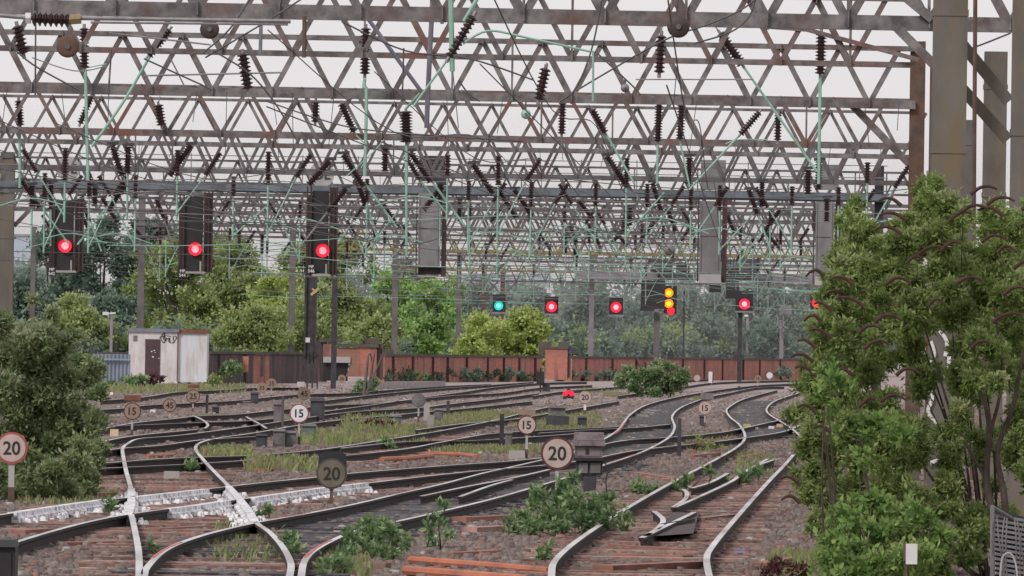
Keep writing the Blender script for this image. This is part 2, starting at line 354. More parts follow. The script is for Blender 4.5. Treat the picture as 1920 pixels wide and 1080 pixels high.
def smooth(pts, n=6):
    P_ = [pts[0]] + list(pts) + [pts[-1]]; out = []
    for i in range(1, len(P_) - 2):
        a, b, c, d = [Vector(q) for q in P_[i - 1:i + 3]]
        for k in range(n):
            t = k / n; out.append(.5 * ((2 * b) + (c - a) * t + (2 * a - 5 * b + 4 * c - d) * t * t + (3 * b - a - 3 * c + d) * t ** 3))
    out.append(Vector(pts[-1])); return out
def railpath(px, z=0.0):
    p2 = smooth([Vector((a, b)) for a, b in px], 5)
    return [G(q.x, q.y, z) for q in p2]
def extrude_profile(mb, path, prof, mis):
    n = len(prof); vs = []
    for i, p in enumerate(path):
        t = (path[min(i + 1, len(path) - 1)] - path[max(i - 1, 0)]); t.z = 0; t.normalize(); a = Vector((t.y, -t.x, 0))
        vs += [p + a * u + Vector((0, 0, w)) for u, w in prof]
    fs = []; mi = []
    for i in range(len(path) - 1):
        for k in range(n):
            k2 = (k + 1) % n; fs.append((i * n + k, i * n + k2, (i + 1) * n + k2, (i + 1) * n + k)); mi.append(mis[k])
    fs.append(tuple(range(n))); mi.append(mis[-1]); fs.append(tuple((len(path) - 1) * n + k for k in range(n))[::-1]); mi.append(mis[-1])
    b = len(mb.v); mb.v += [tuple(q) for q in vs]; mb.f += [tuple(i + b for i in q) for q in fs]; mb.m += mi
RP = [(-.036, 0), (.036, 0), (.036, -.035), (.012, -.055), (.012, -.135), (.07, -.155), (.07, -.17), (-.07, -.172), (-.07, -.155), (-.012, -.135), (-.012, -.055), (-.036, -.035)]
RM = [0] + [1] * 11
def rail(px, parent, name='rail', dz=0.0, mats=None):
    mb = MB(); path = railpath(px, dz); extrude_profile(mb, path, RP, RM)
    mb.build(name, mats or [MT['railhead'], MT['railside']], parent); return path
sl_mesh = {}
def sleepers(parent, left, side, mat, step, dmax, seed, count=100, wid=2.5):
    """sleepers laid from the traced left rail towards the right one"""
    g = random.Random(seed); acc = 0; nxt = .2; k = 0
    key = mat
    if key not in sl_mesh:
        mb = MB(); mb.box(-1.28, 1.28, -.125, .125, -.13, 0)
        o = mb.build('sleeper', MT[mat], None, origin=(0, 0, 0)); sl_mesh[key] = o.data; bpy.data.objects.remove(o)
    base = wloc(parent)
    for i in range(len(left) - 1):
        a, b = left[i], left[i + 1]; L = (b - a).length
        while nxt < acc + L and k < count:
            p = a.lerp(b, (nxt - acc) / L)
            if p.y < dmax:
                t = (b - a).normalized(); n = Vector((t.y, -t.x, 0)) * side
                c = p + n * .72; o = bpy.data.objects.new('sleeper', sl_mesh[key]); COL.objects.link(o); o.parent = parent
                zz = -.125 + g.uniform(-.02, .012)
                o.location = (c.x - base.x + g.uniform(-.1, .1), c.y - base.y, zz - base.z)
                o.rotation_euler = (g.uniform(-.03, .03), 0, math.atan2(n.y, n.x) + g.uniform(-.02, .02)); o.scale = (g.uniform(.92, 1.05), g.uniform(.8, 1.25), 1)
                k += 1
            nxt += step * g.uniform(.8, 1.25)
        acc += L

R1 = [(1030,1110),(1034,1080),(1040,1052),(1080,1015),(1160,962),(1255,907),(1335,865),(1382,838),(1397,819),(1387,797),(1370,783),(1362,770),(1370,761),(1395,748),(1457,731)]
R2 = [(1340,1110),(1330,1080),(1325,1047),(1335,1025),(1372,980),(1437,907),(1477,865),(1502,832),(1500,817),(1475,797),(1450,782),(1438,772),(1440,762),(1457,750),(1500,736)]
RC = [(262,1110),(270,1080),(277,1062),(312,1030),(375,1005),(468,982),(562,965),(655,947),(750,925),(830,907),(905,887),(960,875),(1020,861),(1075,847),(1110,834),(1138,820),(1160,805),(1170,792),(1182,777),(1210,760),(1260,746),(1315,736),(1385,726),(1440,721),(1515,719)]
RD = [(562,1110),(565,1080),(572,1050),(600,1025),(667,995),(755,975),(855,952),(935,932),(1015,909),(1085,888),(1140,869),(1197,850),(1235,832),(1257,817),(1265,800),(1260,782),(1272,767),(1297,755),(1330,744),(1365,737),(1415,727),(1470,725)]
RA = [(261,1110),(261,1080),(260,1035),(252,990),(246,960),(246,920),(237,885),(232,860),(230,841),(240,831),(262,822),(325,817),(400,808),(480,797),(560,785),(660,772),(777,765),(845,757),(935,747),(1010,737)]
RB = [(535,1110),(543,1080),(545,1055),(530,1025),(505,997),(480,979),(462,952),(437,920),(400,882),(380,860),(367,842),(375,830),(410,821),(480,811),(560,797),(640,787),(720,780),(800,772),(860,767),(997,752)]
RE = [(-60,975),(0,965),(100,950),(195,937),(250,932),(325,924),(385,917),(480,906),(597,894),(650,888),(780,877),(860,871),(960,864),(1040,855),(1110,843),(1135,832),(1185,824),(1250,820),(1340,812),(1387,804),(1450,790),(1500,781)]
RF = [(-60,1045),(27,1017),(100,995),(175,976),(240,964),(312,954),(350,950),(425,939),(480,932),(605,915),(685,906),(805,892),(900,882),(960,877),(1040,870),(1110,860),(1180,846),(1262,836),(1340,828),(1400,820),(1465,810),(1500,797)]
RG = [(150,872),(185,869),(287,861),(372,857),(480,853),(605,842),(717,825),(812,810),(860,801),(930,787),(1005,768),(1060,757)]
RH = [(160,880),(207,877),(350,870),(480,862),(597,857),(645,854),(755,842),(815,831),(880,819),(930,812),(1050,805),(1165,800)]
RI = [(150,850),(180,847),(230,840),(300,835),(375,825),(480,818)]
RJ = [(150,834),(180,830),(250,817),(370,805)]
RK = [(150,802),(182,800),(250,797),(375,792),(462,789),(515,784)]
RL = [(180,806),(250,793),(325,785),(370,780),(440,777),(515,769),(620,760),(700,756),(845,742),(935,737),(1010,727),(1110,722)]
RM_ = [(190,768),(232,765),(272,760),(350,756),(440,751),(552,740),(650,737),(727,731),(830,724),(920,720)]
RN = [(190,751),(265,745),(332,735),(400,732),(480,727),(560,727)]
RO = [(603,772),(690,760),(777,747),(860,736),(920,727),(1010,718),(1100,716)]
RQ = [(780,806),(860,795),(960,786),(1010,778),(1090,764),(1160,752)]
Rq2 = [(1010,812),(1100,806),(1165,803),(1210,800),(1257,795)]
def track(label, L_, R_, cat='railway track', sl=None, dmax=200, seed=1, step=.8, count=100, side=1, extra=()):
    a = G(*L_[0]); t = thing('railway_track', label, cat, (a.x, a.y, GZ))
    pl = rail(L_, t)
    if R_: rail(R_, t)
    for e in extra: rail(e, t, 'guide_rail', -.012)
    if sl: sleepers(t, pl, side, sl, step, dmax, seed, count)
    return t
P1 = [(1205,1008),(1240,990),(1302,960)]
T1 = track('railway track nearest the right hand shrubs, curving away past the loose check rails', R1, R2, sl='sleeper', dmax=235, seed=3)
T2 = track('railway track swinging from the bottom centre to the dark oily curve behind the grey cabinet', RC, RD, sl='sleeperdark', dmax=300, seed=4, step=1.0,
   extra=([(790,930),(870,913),(960,896),(1030,880)], [(862,931),(917,911),(960,899)]))
T3 = track('railway track cutting across the white painted crossing at lower left', RA, RB, sl='sleeper', dmax=215, seed=5, step=.9)
T4 = track('railway track carrying the white limewashed crossing castings', RE, RF, sl='sleeper', dmax=170, seed=6, step=.9, count=70)
T5 = track('railway track running right beside the grassy strip in the middle', RG, RH, sl='sleeper', dmax=230, seed=8, step=1.2, count=60)
T6 = track('pair of worn rails crossing below the tan fifteen sign', RJ, RI)
T7 = track('long railway track behind the red ringed fifteen sign', RK, RL)
T8 = track('farthest left railway track in front of the white hut', RM_, RN)
T9 = track('single straight rail line fading toward the brick wall', RO, [(600,752),(700,740),(800,730),(900,723),(1000,716)])
T10 = track('rusty disused rails in the grass beside the dark cabinets', RQ, [(640,840),(760,828),(880,826),(1010,818),(1100,811)])
T11 = track('short curved rails beside the dark oily curve', Rq2, None)
T13 = track('pair of short bright kinked rails at the switch behind the white 15 sign', [(360,779),(372,783),(384,790),(390,797),(384,803)], [(462,781),(470,786),(484,793),(500,803)])
T12 = track('faint far railway tracks in front of the red brick wall', [(1160,742),(1230,733),(1330,718),(1430,714),(1520,712)], [(1000,742),(1060,733),(1150,726),(1240,716),(1330,711)])
def bed(name, L_, R_, y0, y1, mat, z, grow=.12):
    a = [p for p in railpath(L_) if y0 <= p.y <= y1]; b = [p for p in railpath(R_) if y0 <= p.y <= y1]
    A = [(p.x - grow, p.y, z) for p in a]; B = [(p.x + grow, p.y, z) for p in b]
    n = 40; ya, yb = max(A[0][1], B[0][1]), min(A[-1][1], B[-1][1])
    def at(l, y):
        for k in range(len(l) - 1):
            if l[k][1] <= y <= l[k + 1][1]: q = (y - l[k][1]) / (l[k + 1][1] - l[k][1] + 1e-9); return l[k][0] + (l[k + 1][0] - l[k][0]) * q
        return l[-1][0]
    mb = MB(); vs = []
    for k in range(n + 1):
        y = ya + (yb - ya) * k / n; xa_, xb_ = at(A, y), at(B, y); vs += [(xa_, y, z), (xb_, y, z)]
    mb.add(vs, [(2 * k, 2 * k + 1, 2 * k + 3, 2 * k + 2) for k in range(n)]); tag(mb.build(name, MT[mat]), kind='structure')
MT['oily'] = surf('oily_track_bed', (.018,.017,.022), (.05,.045,.05), 1.2, .35, .65, .8, 0, (.10,.095,.105), 2.2, .02, (1,.4,1))
bed('track_bed', RC, RD, 95, 420, 'oily', GZ + .035)
bed('track_bed', R1, R2, 235, 430, 'oily', GZ + .035)
g = random.Random(31)
for k in range(16):
    px, py = g.choice(((1205,782),(1225,772),(1240,760),(1215,800),(1200,815),(1265,752),(1400,772),(1420,760))); px += g.uniform(-14, 14); py += g.uniform(-5, 5)
    a = G(px, py, GZ + .06); b = a + Vector((g.uniform(-.9, .9), g.uniform(-5, 5), 0)); tag(MB().bar(a, b, .05, .05).build('litter_strip', MT['concrete']), 'pale strip of litter on the dark oily track bed', 'litter', 'pale litter strips on the oily beds')
t = thing('crossing_block', 'heavy dark brown crossing block under the bent check rail in the right track', 'crossing block', (G(1260, 1000).x, G(1260, 1000).y, GZ))
mb = MB(); pts = [(1215,1006),(1300,1000),(1310,962),(1262,960)]; vs = [G(a, b, GZ) for a, b in pts] + [G(a, b, -.05) for a, b in pts]; mb.add(vs, [(3,2,1,0),(4,5,6,7),(0,1,5,4),(1,2,6,5),(2,3,7,6),(3,0,4,7)]); mb.build('block', MT['blackred'], t)
mb = MB()
mb.bar(G(1240, 985, -.02), G(1300, 975, -.02), .05, .04); mb.build('rib', MT['railside'], t)
# red paint marks on rails
for nm, seg, lab in (('paint_mark', [(290,1046),(312,1030),(345,1016)], 0), ('paint_mark', [(575,1045),(600,1025),(625,1012)], 0), ('paint_mark', [(530,970),(562,965),(585,960)], 0),
                     ('paint_mark', [(1145,867),(1170,859),(1197,850)], 0), ('paint_mark', [(1170,792),(1160,805),(1150,812)], 0)):
    mb = MB(); extrude_profile(mb, railpath(seg, .004), [(-.040, 0), (-.008, 0), (-.008, -.04), (-.045, -.04)], [0] * 4); mb.build(nm, MT['railred'], T2)
# loose check rails inside T1
def loose(label, segs, name='loose_rail'):
    a = G(*segs[0][0]); t = thing(name, label, 'rail', (a.x, a.y, GZ), None)
    for k, s_ in enumerate(segs):
        mb = MB(); extrude_profile(mb, railpath(s_, -.005), RP, RM); mb.build('running_edge' if k == 0 else 'flared_end', [MT['railhead'], MT['railside']], t)
    return t
loose('bent check rail with flared end nearest the bottom of the right track', [[(1203,1008),(1240,990),(1302,960)], [(1210,1005),(1236,988),(1243,973),(1226,958)]])
loose('second bent check rail with hooked end in the right track', [[(1265,951),(1322,926),(1372,902),(1395,885),(1440,860)], [(1262,951),(1284,936),(1288,924),(1281,917)]])
loose('short straight rail lying left of the check rails', [[(1297,915),(1330,905),(1365,887)]])
loose('short rail end lying against the bright rail beyond the check rails', [[(1395,893),(1418,874),(1450,862)]])
# limewashed castings
def casting(label, px, seed, w=.11, side=1):
    g = random.Random(seed); path = railpath(px, 0); mb = MB()
    extrude_profile(mb, [p + Vector((0, 0, .006)) for p in path], [(-w * .55, 0), (w * .55, 0), (w * .6, -.05), (w * 1.0, -.07), (w * 1.0, -.19), (-w * 1.0, -.19), (-w * 1.0, -.07), (-w * .6, -.05)], [0] * 8)
    for i in range(len(path) - 1):
        a, b = path[i], path[i + 1]; L = (b - a).length; t = (b - a).normalized(); n = Vector((t.y, -t.x, 0))
        for q in range(int(L / .28) + 1):
            for sd in (-1, 1):
                c = a.lerp(b, g.random()) + n * sd * (w + g.uniform(.0, .14)) + Vector((0, 0, -.19))
                r = g.uniform(.03, .07)
                mb.lathe(c, c + Vector((g.uniform(-.02, .02), 0, g.uniform(.05, .13))), [(0, r), (.5, r * g.uniform(.8, 1.1)), (1, r * .5)], 6)
    return tag(mb.build('crossing_casting', MT['raillime']), label, 'crossing casting', 'white limewashed castings of the crossing')
casting('white limewashed casting along the front rail at the far left', [(22,962),(60,956),(100,950),(150,943),(195,937)], 1)
casting('white limewashed casting joining the two diamond crossing points', [(250,932),(325,924),(385,917)], 2)
casting('white limewashed casting to the right of the crossing, below the grimy twenty sign', [(470,934),(540,924),(605,915),(685,906)], 3)
casting('white limewashed casting between the crossing points, front side', [(312,954),(350,950),(425,939)], 4)
casting('white limewashed knuckle of the left crossing point', [(240,965),(246,945),(246,915)], 5, .10)
casting('white limewashed knuckle of the right crossing point', [(478,978),(462,952),(440,925),(428,912)], 6, .10)

# ballast stones: scattered stuff
def stones(name, label, n, xr, yr, size, mat, seed, power=1.0, poly=None):
    g = np.random.default_rng(seed)
    D = yr[0] + (yr[1] - yr[0]) * g.random(n) ** power
    px = g.uniform(xr[0], xr[1], n); X = (px - 960) / F * D
    sz = size[0] + (size[1] - size[0]) * g.random(n) ** 2
    base = np.array([[-1,-1,-1],[1,-1,-1],[1,1,-1],[-1,1,-1],[-.6,-.7,1],[.7,-.6,.9],[.6,.7,1],[-.7,.5,.8]]) * .5
    a = g.random(n) * 6.28; ca, sa = np.cos(a), np.sin(a)
    B = base[None] * (sz[:, None, None]) * (1 + .5 * (g.random((n, 8, 3)) - .5)) * np.stack([1 + .8 * g.random(n), 1 + .5 * g.random(n), .7 + .3 * g.random(n)], 1)[:, None]
    x = B[..., 0] * ca[:, None] - B[..., 1] * sa[:, None] + X[:, None]; y = B[..., 0] * sa[:, None] + B[..., 1] * ca[:, None] + D[:, None]; z = B[..., 2] + GZ + .2 * sz[:, None]
    V = np.stack([x, y, z], -1).reshape(-1, 3)
    f = np.array([(4,5,6,7),(0,1,5,4),(1,2,6,5),(2,3,7,6),(3,0,4,7)]); Fa = (f[None] + (np.arange(n) * 8)[:, None, None]).reshape(-1, 4)
    me = bpy.data.meshes.new(name); me.vertices.add(len(V)); me.vertices.foreach_set('co', V.astype(np.float32).ravel())
    me.loops.add(Fa.size); me.loops.foreach_set('vertex_index', Fa.astype(np.int32).ravel())
    me.polygons.add(len(Fa)); me.polygons.foreach_set('loop_start', np.arange(0, Fa.size, 4, dtype=np.int32))
    me.materials.append(mat); me.update(calc_edges=True)
    o = bpy.data.objects.new(name, me); COL.objects.link(o); return tag(o, label, 'ballast', kind='stuff')
stones('ballast', 'brown and grey ballast stones strewn between the near tracks', 30000, (-150, 2000), (76, 190), (.03, .085), MT['stone'], 1, 1.2)
stones('ballast', 'dark oily ballast stones strewn between the near tracks', 14000, (-150, 2000), (76, 260), (.03, .08), MT['stonedark'], 2, 1.2)
stones('ballast', 'paler ballast stones in the distance between the far tracks', 16000, (-150, 2000), (180, 520), (.04, .12), MT['stone'], 3, 1.1)

# ------------------------------------------------------------------ gantries
HB = 6.9
def Dof(y): return F * (HB - EYE) / (655 - y)
def gantry(label, y, tc, xl, xr, yaw, mat, depth=1.05, bay=1.0, ph=0.0, dg=.075, masts=(), mmat='mastfar', mw=.45, knee=True, rear=0, D=None):
    HB = 6.9
    if D: HB = EYE + (655 - y) * D / F; k_ = D / Dof(y); depth *= k_; bay *= k_; tc *= k_; dg *= k_; rear *= 1
    else: D = Dof(y)
    a = math.radians(yaw); dx, dy = math.cos(a), math.sin(a)
    # points on the line: X = t*dx, Y = D + t*dy ; find t for a photo column (at beam height)
    def tof(px):
        t = 0
        for _ in range(6):
            Y = D + t * dy; q = P(px, 655 - F * (HB - EYE) / Y, Y); t = q.x / dx
        return t
    t0, t1 = tof(xl), tof(xr); pt = lambda t, z, o=0: Vector((t * dx - o * dy, D + t * dy + o * dx, z))
    root = thing('overhead_line_gantry', label, 'gantry', pt(t0, GZ))
    zb, zt = HB, HB + depth
    MB().bar(pt(t0, zb), pt(t1, zb), .12, tc).build('bottom_chord', MT[mat], root)
    MB().bar(pt(t0, zt), pt(t1, zt), .10, tc * .6).build('top_chord', MT[mat], root)
    mb = MB(); n = int((t1 - t0) / bay); s0 = t0 + ph * bay
    for i in range(n):
        u = s0 + i * bay
        mb.bar(pt(u, zt), pt(u + bay / 2, zb), .03, dg if i % 3 else dg * 1.2); mb.bar(pt(u + bay / 2, zb), pt(u + bay, zt), .03, dg)
        gz_ = tc * .35 + .05; mb.bar(pt(u + bay / 2, zb - gz_ * .6, -.03), pt(u + bay / 2, zb + gz_, -.03), .02, .17 * (bay if bay < 2 else bay * .9)); mb.bar(pt(u, zt - .08, -.03), pt(u, zt + .05, -.03), .02, .15)
        if i % 4 == 1: mb.bar(pt(u + bay / 2, zb - tc * .6), pt(u + bay / 2, zb + .12), .05, .16)
        if random.random() < .12: mb.bar(pt(u + bay / 2, zb), pt(u + bay / 2, zt), .04, dg * .8)
    mb.build('lattice', MT[mat], root)
    if rear:
        mb = MB(); mb.bar(pt(t0, zb, rear), pt(t1, zb, rear), .08, tc * .6); mb.bar(pt(t0, zt, rear), pt(t1, zt, rear), .08, tc * .5)
        for i in range(n):
            u = s0 + i * bay + bay * .35
            mb.bar(pt(u, zt, rear), pt(u + bay / 2, zb, rear), .03, dg * .8); mb.bar(pt(u + bay / 2, zb, rear), pt(u + bay, zt, rear), .03, dg * .8)
            if i % 2: mb.bar(pt(u, zb), pt(u + bay, zb, rear), .03, dg * .6)
        mb.build('rear_lattice', MT[mat], root)
    for (mx, w) in masts:
        tm = tof(mx); c = pt(tm, 0, .15 if abs(mx - xl) > 5 else 0); mb = MB(); hw = w / 2
        mb.box(c.x - hw, c.x + hw, c.y - .03, c.y + .03, GZ, zt + .15)          # web
        mb.box(c.x - hw, c.x - hw + .05, c.y - hw * .7, c.y + hw * .7, GZ, zt + .15); mb.box(c.x + hw - .05, c.x + hw, c.y - hw * .7, c.y + hw * .7, GZ, zt + .15)
        mb.box(c.x - hw * .95, c.x + hw * .95, c.y - hw * .72, c.y - hw * .68, GZ, zt + .1)
        mb.box(c.x - hw - .06, c.x + hw + .06, c.y - hw * .78, c.y + hw * .78, zb - 1.5, zb - 1.42)
        mb.build('mast', MT[mmat], root)
        if knee:
            mb = MB()
            for sg in (-1, 1):
                e = c + Vector((sg * 1.25, 0, zb)); s_ = c + Vector((sg * hw, 0, zb - 1.1)); e.y = c.y + sg * 1.25 * dy
                if t0 - .3 < tm + sg * 1.2 < t1 + .3: mb.bar(s_, e, .06, .13)
            if mb.v: mb.build('knee_brace', MT[mat], root)
    root['D'] = D
    return dict(pt=pt, tof=tof, D=D, root=root, dx=dx, dy=dy, HB=HB, k=D / Dof(y))
del_keys = []
GA = {}
GA[0] = gantry('nearest truss gantry, its heavy bottom beam crossing the top of the view', 30, .21, -60, 1990, 4, 'steel', ph=.3, dg=.12, bay=1.15)
GA[1] = gantry('second truss gantry back, with a thin rust stained bottom beam', 108, .09, -60, 1716, 5, 'steel2', ph=.1, dg=.085, bay=1.13)
GA[2] = gantry('third truss gantry back, broad beam with clear sky below it', 183, .16, -60, 1716, 5, 'steel', ph=.55, dg=.095, masts=((1722, .28),), mmat='mastrust', bay=1.12)
GA[3] = gantry('fourth truss gantry back, just under the broad third beam', 262, .13, -60, 1712, 6, 'steel2', ph=.2, dg=.085, bay=1.2)
GA[4] = gantry('fifth truss gantry back, just above the blue grey signal girder', 281, .11, -60, 1722, 6, 'steel', ph=.7, dg=.07, bay=1.15)
GA[5] = gantry('sixth truss gantry back, directly behind the blue grey signal girder', 330, .12, -60, 1725, 6, 'steelfar', ph=.0, dg=0.085, rear=2.0)
GA[6] = gantry('seventh truss gantry back, on the thick mast at the left edge', 374, .11, -60, 1730, 6, 'steelfar', ph=.4, dg=0.08, masts=((14, .45),), mmat='mast')
GA[7] = gantry('eighth truss gantry back, low in the tangle right of the red signals', 408, .14, -60, 1720, 6, 'steelfar', ph=.1, dg=0.09)
GA[8] = gantry('ninth truss gantry back, on the mast behind the white hut', 432, .12, 250, 1720, 5, 'steelfar', ph=.6, dg=0.09, masts=((266, .42),), mmat='mastfar', D=528, rear=2.5)
GA[9] = gantry('tenth truss gantry back, level with the large red signals', 452, .10, 330, 1720, 5, 'steelfar', ph=.2, dg=0.085, D=548)
GA[10] = gantry('eleventh truss gantry back, with a yellowed bottom beam', 472, .13, 540, 1720, 4, 'yellowsteel', ph=.5, dg=0.085, masts=((549, .42),), D=575)
GA[11] = gantry('twelfth truss gantry back, above the small green signal', 490, .11, 735, 1720, 4, 'steelfar', ph=.3, dg=0.08, masts=((742, .42),), D=600)
GA[12] = gantry('lowest farthest truss gantry, with a pale yellow beam over the bright trees', 508, .15, 735, 1720, 3, 'yellowsteel', ph=.1, dg=0.08, masts=((861, .4), (1110, .34)), D=702)
GA[13] = gantry('faint last truss gantry behind the double yellow signal', 527, .14, 870, 1720, 3, 'steelfar', ph=.1, dg=0.08, masts=((908, .42), (943, .4)), mmat='mastrust', D=735)
for k_, (y, xl, D_, m_, lab) in enumerate(((392, -60, None, 'steelfar', 'truss gantry below the girder between the seventh and eighth'), (443, 300, 538, 'steelfar', 'far truss gantry level with the tops of the big red lamps'), (481, 640, 588, 'steelfar', 'far truss gantry just below the yellowed one'))):
    GA[20 + k_] = gantry(lab, y, .09, xl, 1720, 5, m_, ph=k_ * .23, dg=.055, D=D_)
for g_ in GA.values():
    if 'D' in g_['root'].keys(): del g_['root']['D']

# free standing masts at right
def hmast(label, x0, x1, ytop, D, mat, name='gantry_mast', ybot=None, deep=.35):
    a = P((x0 + x1) / 2, 655, D); w = (x1 - x0) * S(D); top = P((x0 + x1) / 2, ytop, D).z
    t = thing(name, label, 'mast', (a.x, D, GZ)); mb = MB(); x = a.x
    mb.box(x - w / 2, x + w / 2, D - deep / 2, D + deep / 2, GZ, top)
    mb.build('shaft', MT[mat], t)
    mb = MB()
    for z in np.arange(1.2, top, 1.9): mb.box(x - w / 2 - .012, x + w / 2 + .012, D - deep / 2 - .012, D + deep / 2 + .012, z, z + .09)
    mb.build('band', MT[mat], t); return t, x
m1, m1x = hmast('thick olive grey mast rising behind the buddleia, second from the right edge', 1741, 1804, -60, 118, 'mast')
m0, m0x = hmast('thick olive grey mast cut off by the right edge of the view', 1890, 1965, -60, 108, 'mast')
m2, m2x = hmast('square topped tan mast standing between the two thick masts', 1838, 1880, 97, 150, 'mast')
m3, m3x = hmast('slim dark mast behind the pipe, left of the square topped mast', 1800, 1822, 225, 190, 'mastfar', deep=.25)
hmast('rusty slim mast just left of the thick mast behind the buddleia', 1736, 1745, 120, 135, 'mastrust', deep=.1)
def braces(parent, lst, D, mat, w):
    for (a, b, c, d) in lst:
        MB().bar(P(a, b, D), P(c, d, D), .08, w).build('brace', MT[mat], parent)
braces(m1, [(1678,48,1752,122),(1690,-12,1748,36)], 120.6, 'steel', .13)
braces(m0, [(1800,78,1892,190),(1800,162,1890,262)], 118.6, 'mast', .16)
braces(GA[1]['root'], [(1500,52,1722,112),(1440,50,1520,56)], Dof(108) + .4, 'steel2', .07)
mb = MB(); mb.tube([P(1829, -40, 112), P(1826, 400, 112), P(1822, 900, 112)], .028, 8); tag(mb.build('pipe', MT['mastrust']), 'thin rust red pipe standing between the thick masts', 'pipe')
# graffiti on the thick mast
mb = MB()
for seg in ([(1745,640),(1752,665),(1742,690),(1760,700),(1775,712)], [(1738,720),(1748,745),(1740,770),(1752,790),(1762,800)], [(1765,800),(1742,838)], [(1748,818),(1768,850)], [(1762,620),(1775,640),(1772,668)], [(1744,868),(1762,862)], [(1780,660),(1778,700)]):
    pts = smooth([P(a, b, 117.78) for a, b in seg], 4)
    for i in range(len(pts) - 1): mb.bar(pts[i], pts[i + 1], .012, .05, 0, Vector((1, 0, .01)))
mb.build('graffiti', MT['white'], m1)

# ------------------------------------------------------------------ overhead line arms
def insulator(mb, p0, p1, r=.075, n=8):
    prof = []; L = (Vector(p1) - Vector(p0)).length; k = max(5, int(L / .062)); r *= 1.18
    for i in range(k):
        a = i / k; prof += [(a + .05 / k, r * .55), (a + .45 / k, r), (a + .62 / k, r * .95), (a + .8 / k, r * .55)]
    mb.lathe(p0, p1, prof, n)
def arm(label, D, ins=(), tubes=(), group=None, tmat='green', r=.022, ir=.075):
    allp = [q for s_ in ins for q in s_] + [q for s_ in tubes for q in s_[0]]
    x = sum(q[0] for q in allp) / len(allp); yb = min(q[1] for q in allp)
    t = thing('catenary_support', label, 'overhead line support', P(x, yb, D), group)
    for a, b in ins:
        mb = MB(); insulator(mb, P(*a, D), P(*b, D), ir); io = mb.build('insulator', MT['insul'], t)
        mb = MB(); pa, pb = P(*a, D), P(*b, D); d = (pb - pa).normalized()
        MB().tube([pa - d * .07, pa + d * .03], .03, 6).build('end_fitting', MT['galv'], io); MB().tube([pb - d * .03, pb + d * .07], .03, 6).build('end_fitting', MT['galv'], io)
    for q in tubes:
        pts = q[0]; rr = q[1] if len(q) > 1 and q[1] else r; m = q[2] if len(q) > 2 else tmat
        w = [P(a, b, D) for a, b in pts]
        if len(w) > 2: w = smooth(w, 5)
        MB().tube(w, rr, 6).build('tube', MT[m], t)
    return t
gz = lambda i: GA[i]['D']
arm('thick pale green post ending in mid air at the top centre', 112, [((888,30),(842,108))], [([(845,-20),(848,134)], .034), ([(905,-20),(870,40)], .03), ([(842,108),(800,165),(775,200)], .018), ([(868,82),(915,58),(985,70),(1108,97)], .017), ([(1112,95),(1112,190)], .015)], ir=.06)
arm('lilac grey tubes crossing the sky left of the top centre post', 122, [], [([(812,-20),(803,160),(800,240)], .036, 'lilac'), ([(668,5),(790,172)], .034, 'lilac'), ([(790,172),(760,205)], .02, 'green')])
arm('long horizontal brown insulator with twin grey tubes at top left', 105, [((60,34),(132,37))], [([(152,34),(545,40)], .03, 'galv'), ([(170,42),(540,46)], .016, 'galv'), ([(-10,28),(58,34)], .03, 'galv'), ([(128,37),(152,35)], .07, 'cap'), ([(48,34),(58,34)], .075, 'white')], ir=.085)
arm('hanging brown insulator with bent green post left of centre', Dof(183) - 1, [((686,52),(684,140))], [([(684,148),(682,165),(687,175),(684,330)], .032), ([(684,28),(684,52)], .02, 'galv')], ir=.085)
arm('hanging brown insulator with straight green post and long brace at right', Dof(183) - 1.5, [((1540,62),(1538,140)), ((1350,62),(1392,122))], [([(1538,145),(1535,345)], .03), ([(1392,122),(1532,322)], .026), ([(1340,48),(1350,62)], .015, 'galv')], ir=.09)
arm('straight green post with slanting brace on the left side', Dof(183) - 1, [((158,52),(158,128)), ((318,55),(278,105))], [([(160,130),(165,340)], .03), ([(282,104),(232,190),(172,275)], .03), ([(60,108),(140,133),(200,124)], .012, 'galv'), ([(158,128),(200,120)], .012)], ir=.08)
arm('brown insulator hanging under the nearest beam beside the dark disc', Dof(108) - .5, [((1240,66),(1236,138))], [([(1192,149),(1412,149)], .012, 'galv'), ([(1240,44),(1240,66)], .016, 'galv')], ir=.075)
arm('tilted brown insulator hanging between the second and third beams', Dof(108) - .6, [((1023,128),(1010,188))], [([(1026,118),(1023,128)], .016, 'galv')], ir=.08)
arm('brown insulator and green post at the far left edge', Dof(262) - 1, [((35,188),(38,236))], [([(37,238),(37,352)], .03)], ir=.085)
arm('dark insulators drooping at the top left corner', Dof(108) - .8, [((32,48),(44,102)), ((455,100),(465,168))], [([(270,142),(530,136)], .016, 'galv'), ([(205,62),(395,84)], .016, 'galv'), ([(490,20),(488,100)], .03, 'lilac'), ([(320,110),(345,160)], .014, 'galv')], ir=.085)
arm('stub green post with insulator left of the big grey signal back', Dof(262) - 1, [((761,208),(762,268))], [([(762,272),(762,345)], .036), ([(762,340),(762,480)], .028), ([(720,262),(700,285),(650,330)], .014)], ir=.13)
arm('paired insulators and slanting green brace right of centre', Dof(262) - 1, [((1055,192),(1053,252)), ((1110,205),(1135,250))], [([(1137,252),(1190,345)], .026), ([(1053,254),(1055,300)], .01, 'galv')], ir=.08)
arm('paired insulators with green post under the dark disc', Dof(262) - 1.3, [((1236,192),(1233,266)), ((1278,196),(1275,262))], [([(1233,270),(1232,345)], .028), ([(1275,265),(1293,350)], .022)], ir=.085)
arm('slanting insulator and long green brace going down left at right', Dof(262) - 1, [((1424,210),(1388,252)), ((1459,214),(1458,264))], [([(1386,254),(1292,356)], .026), ([(1440,262),(1385,262),(1360,270)], .014)], ir=.075)
arm('slanting insulators above the tallest red signal', Dof(262) - .9, [((640,194),(664,248)), ((592,190),(591,230))], [([(664,250),(690,275)], .018)], ir=.085)
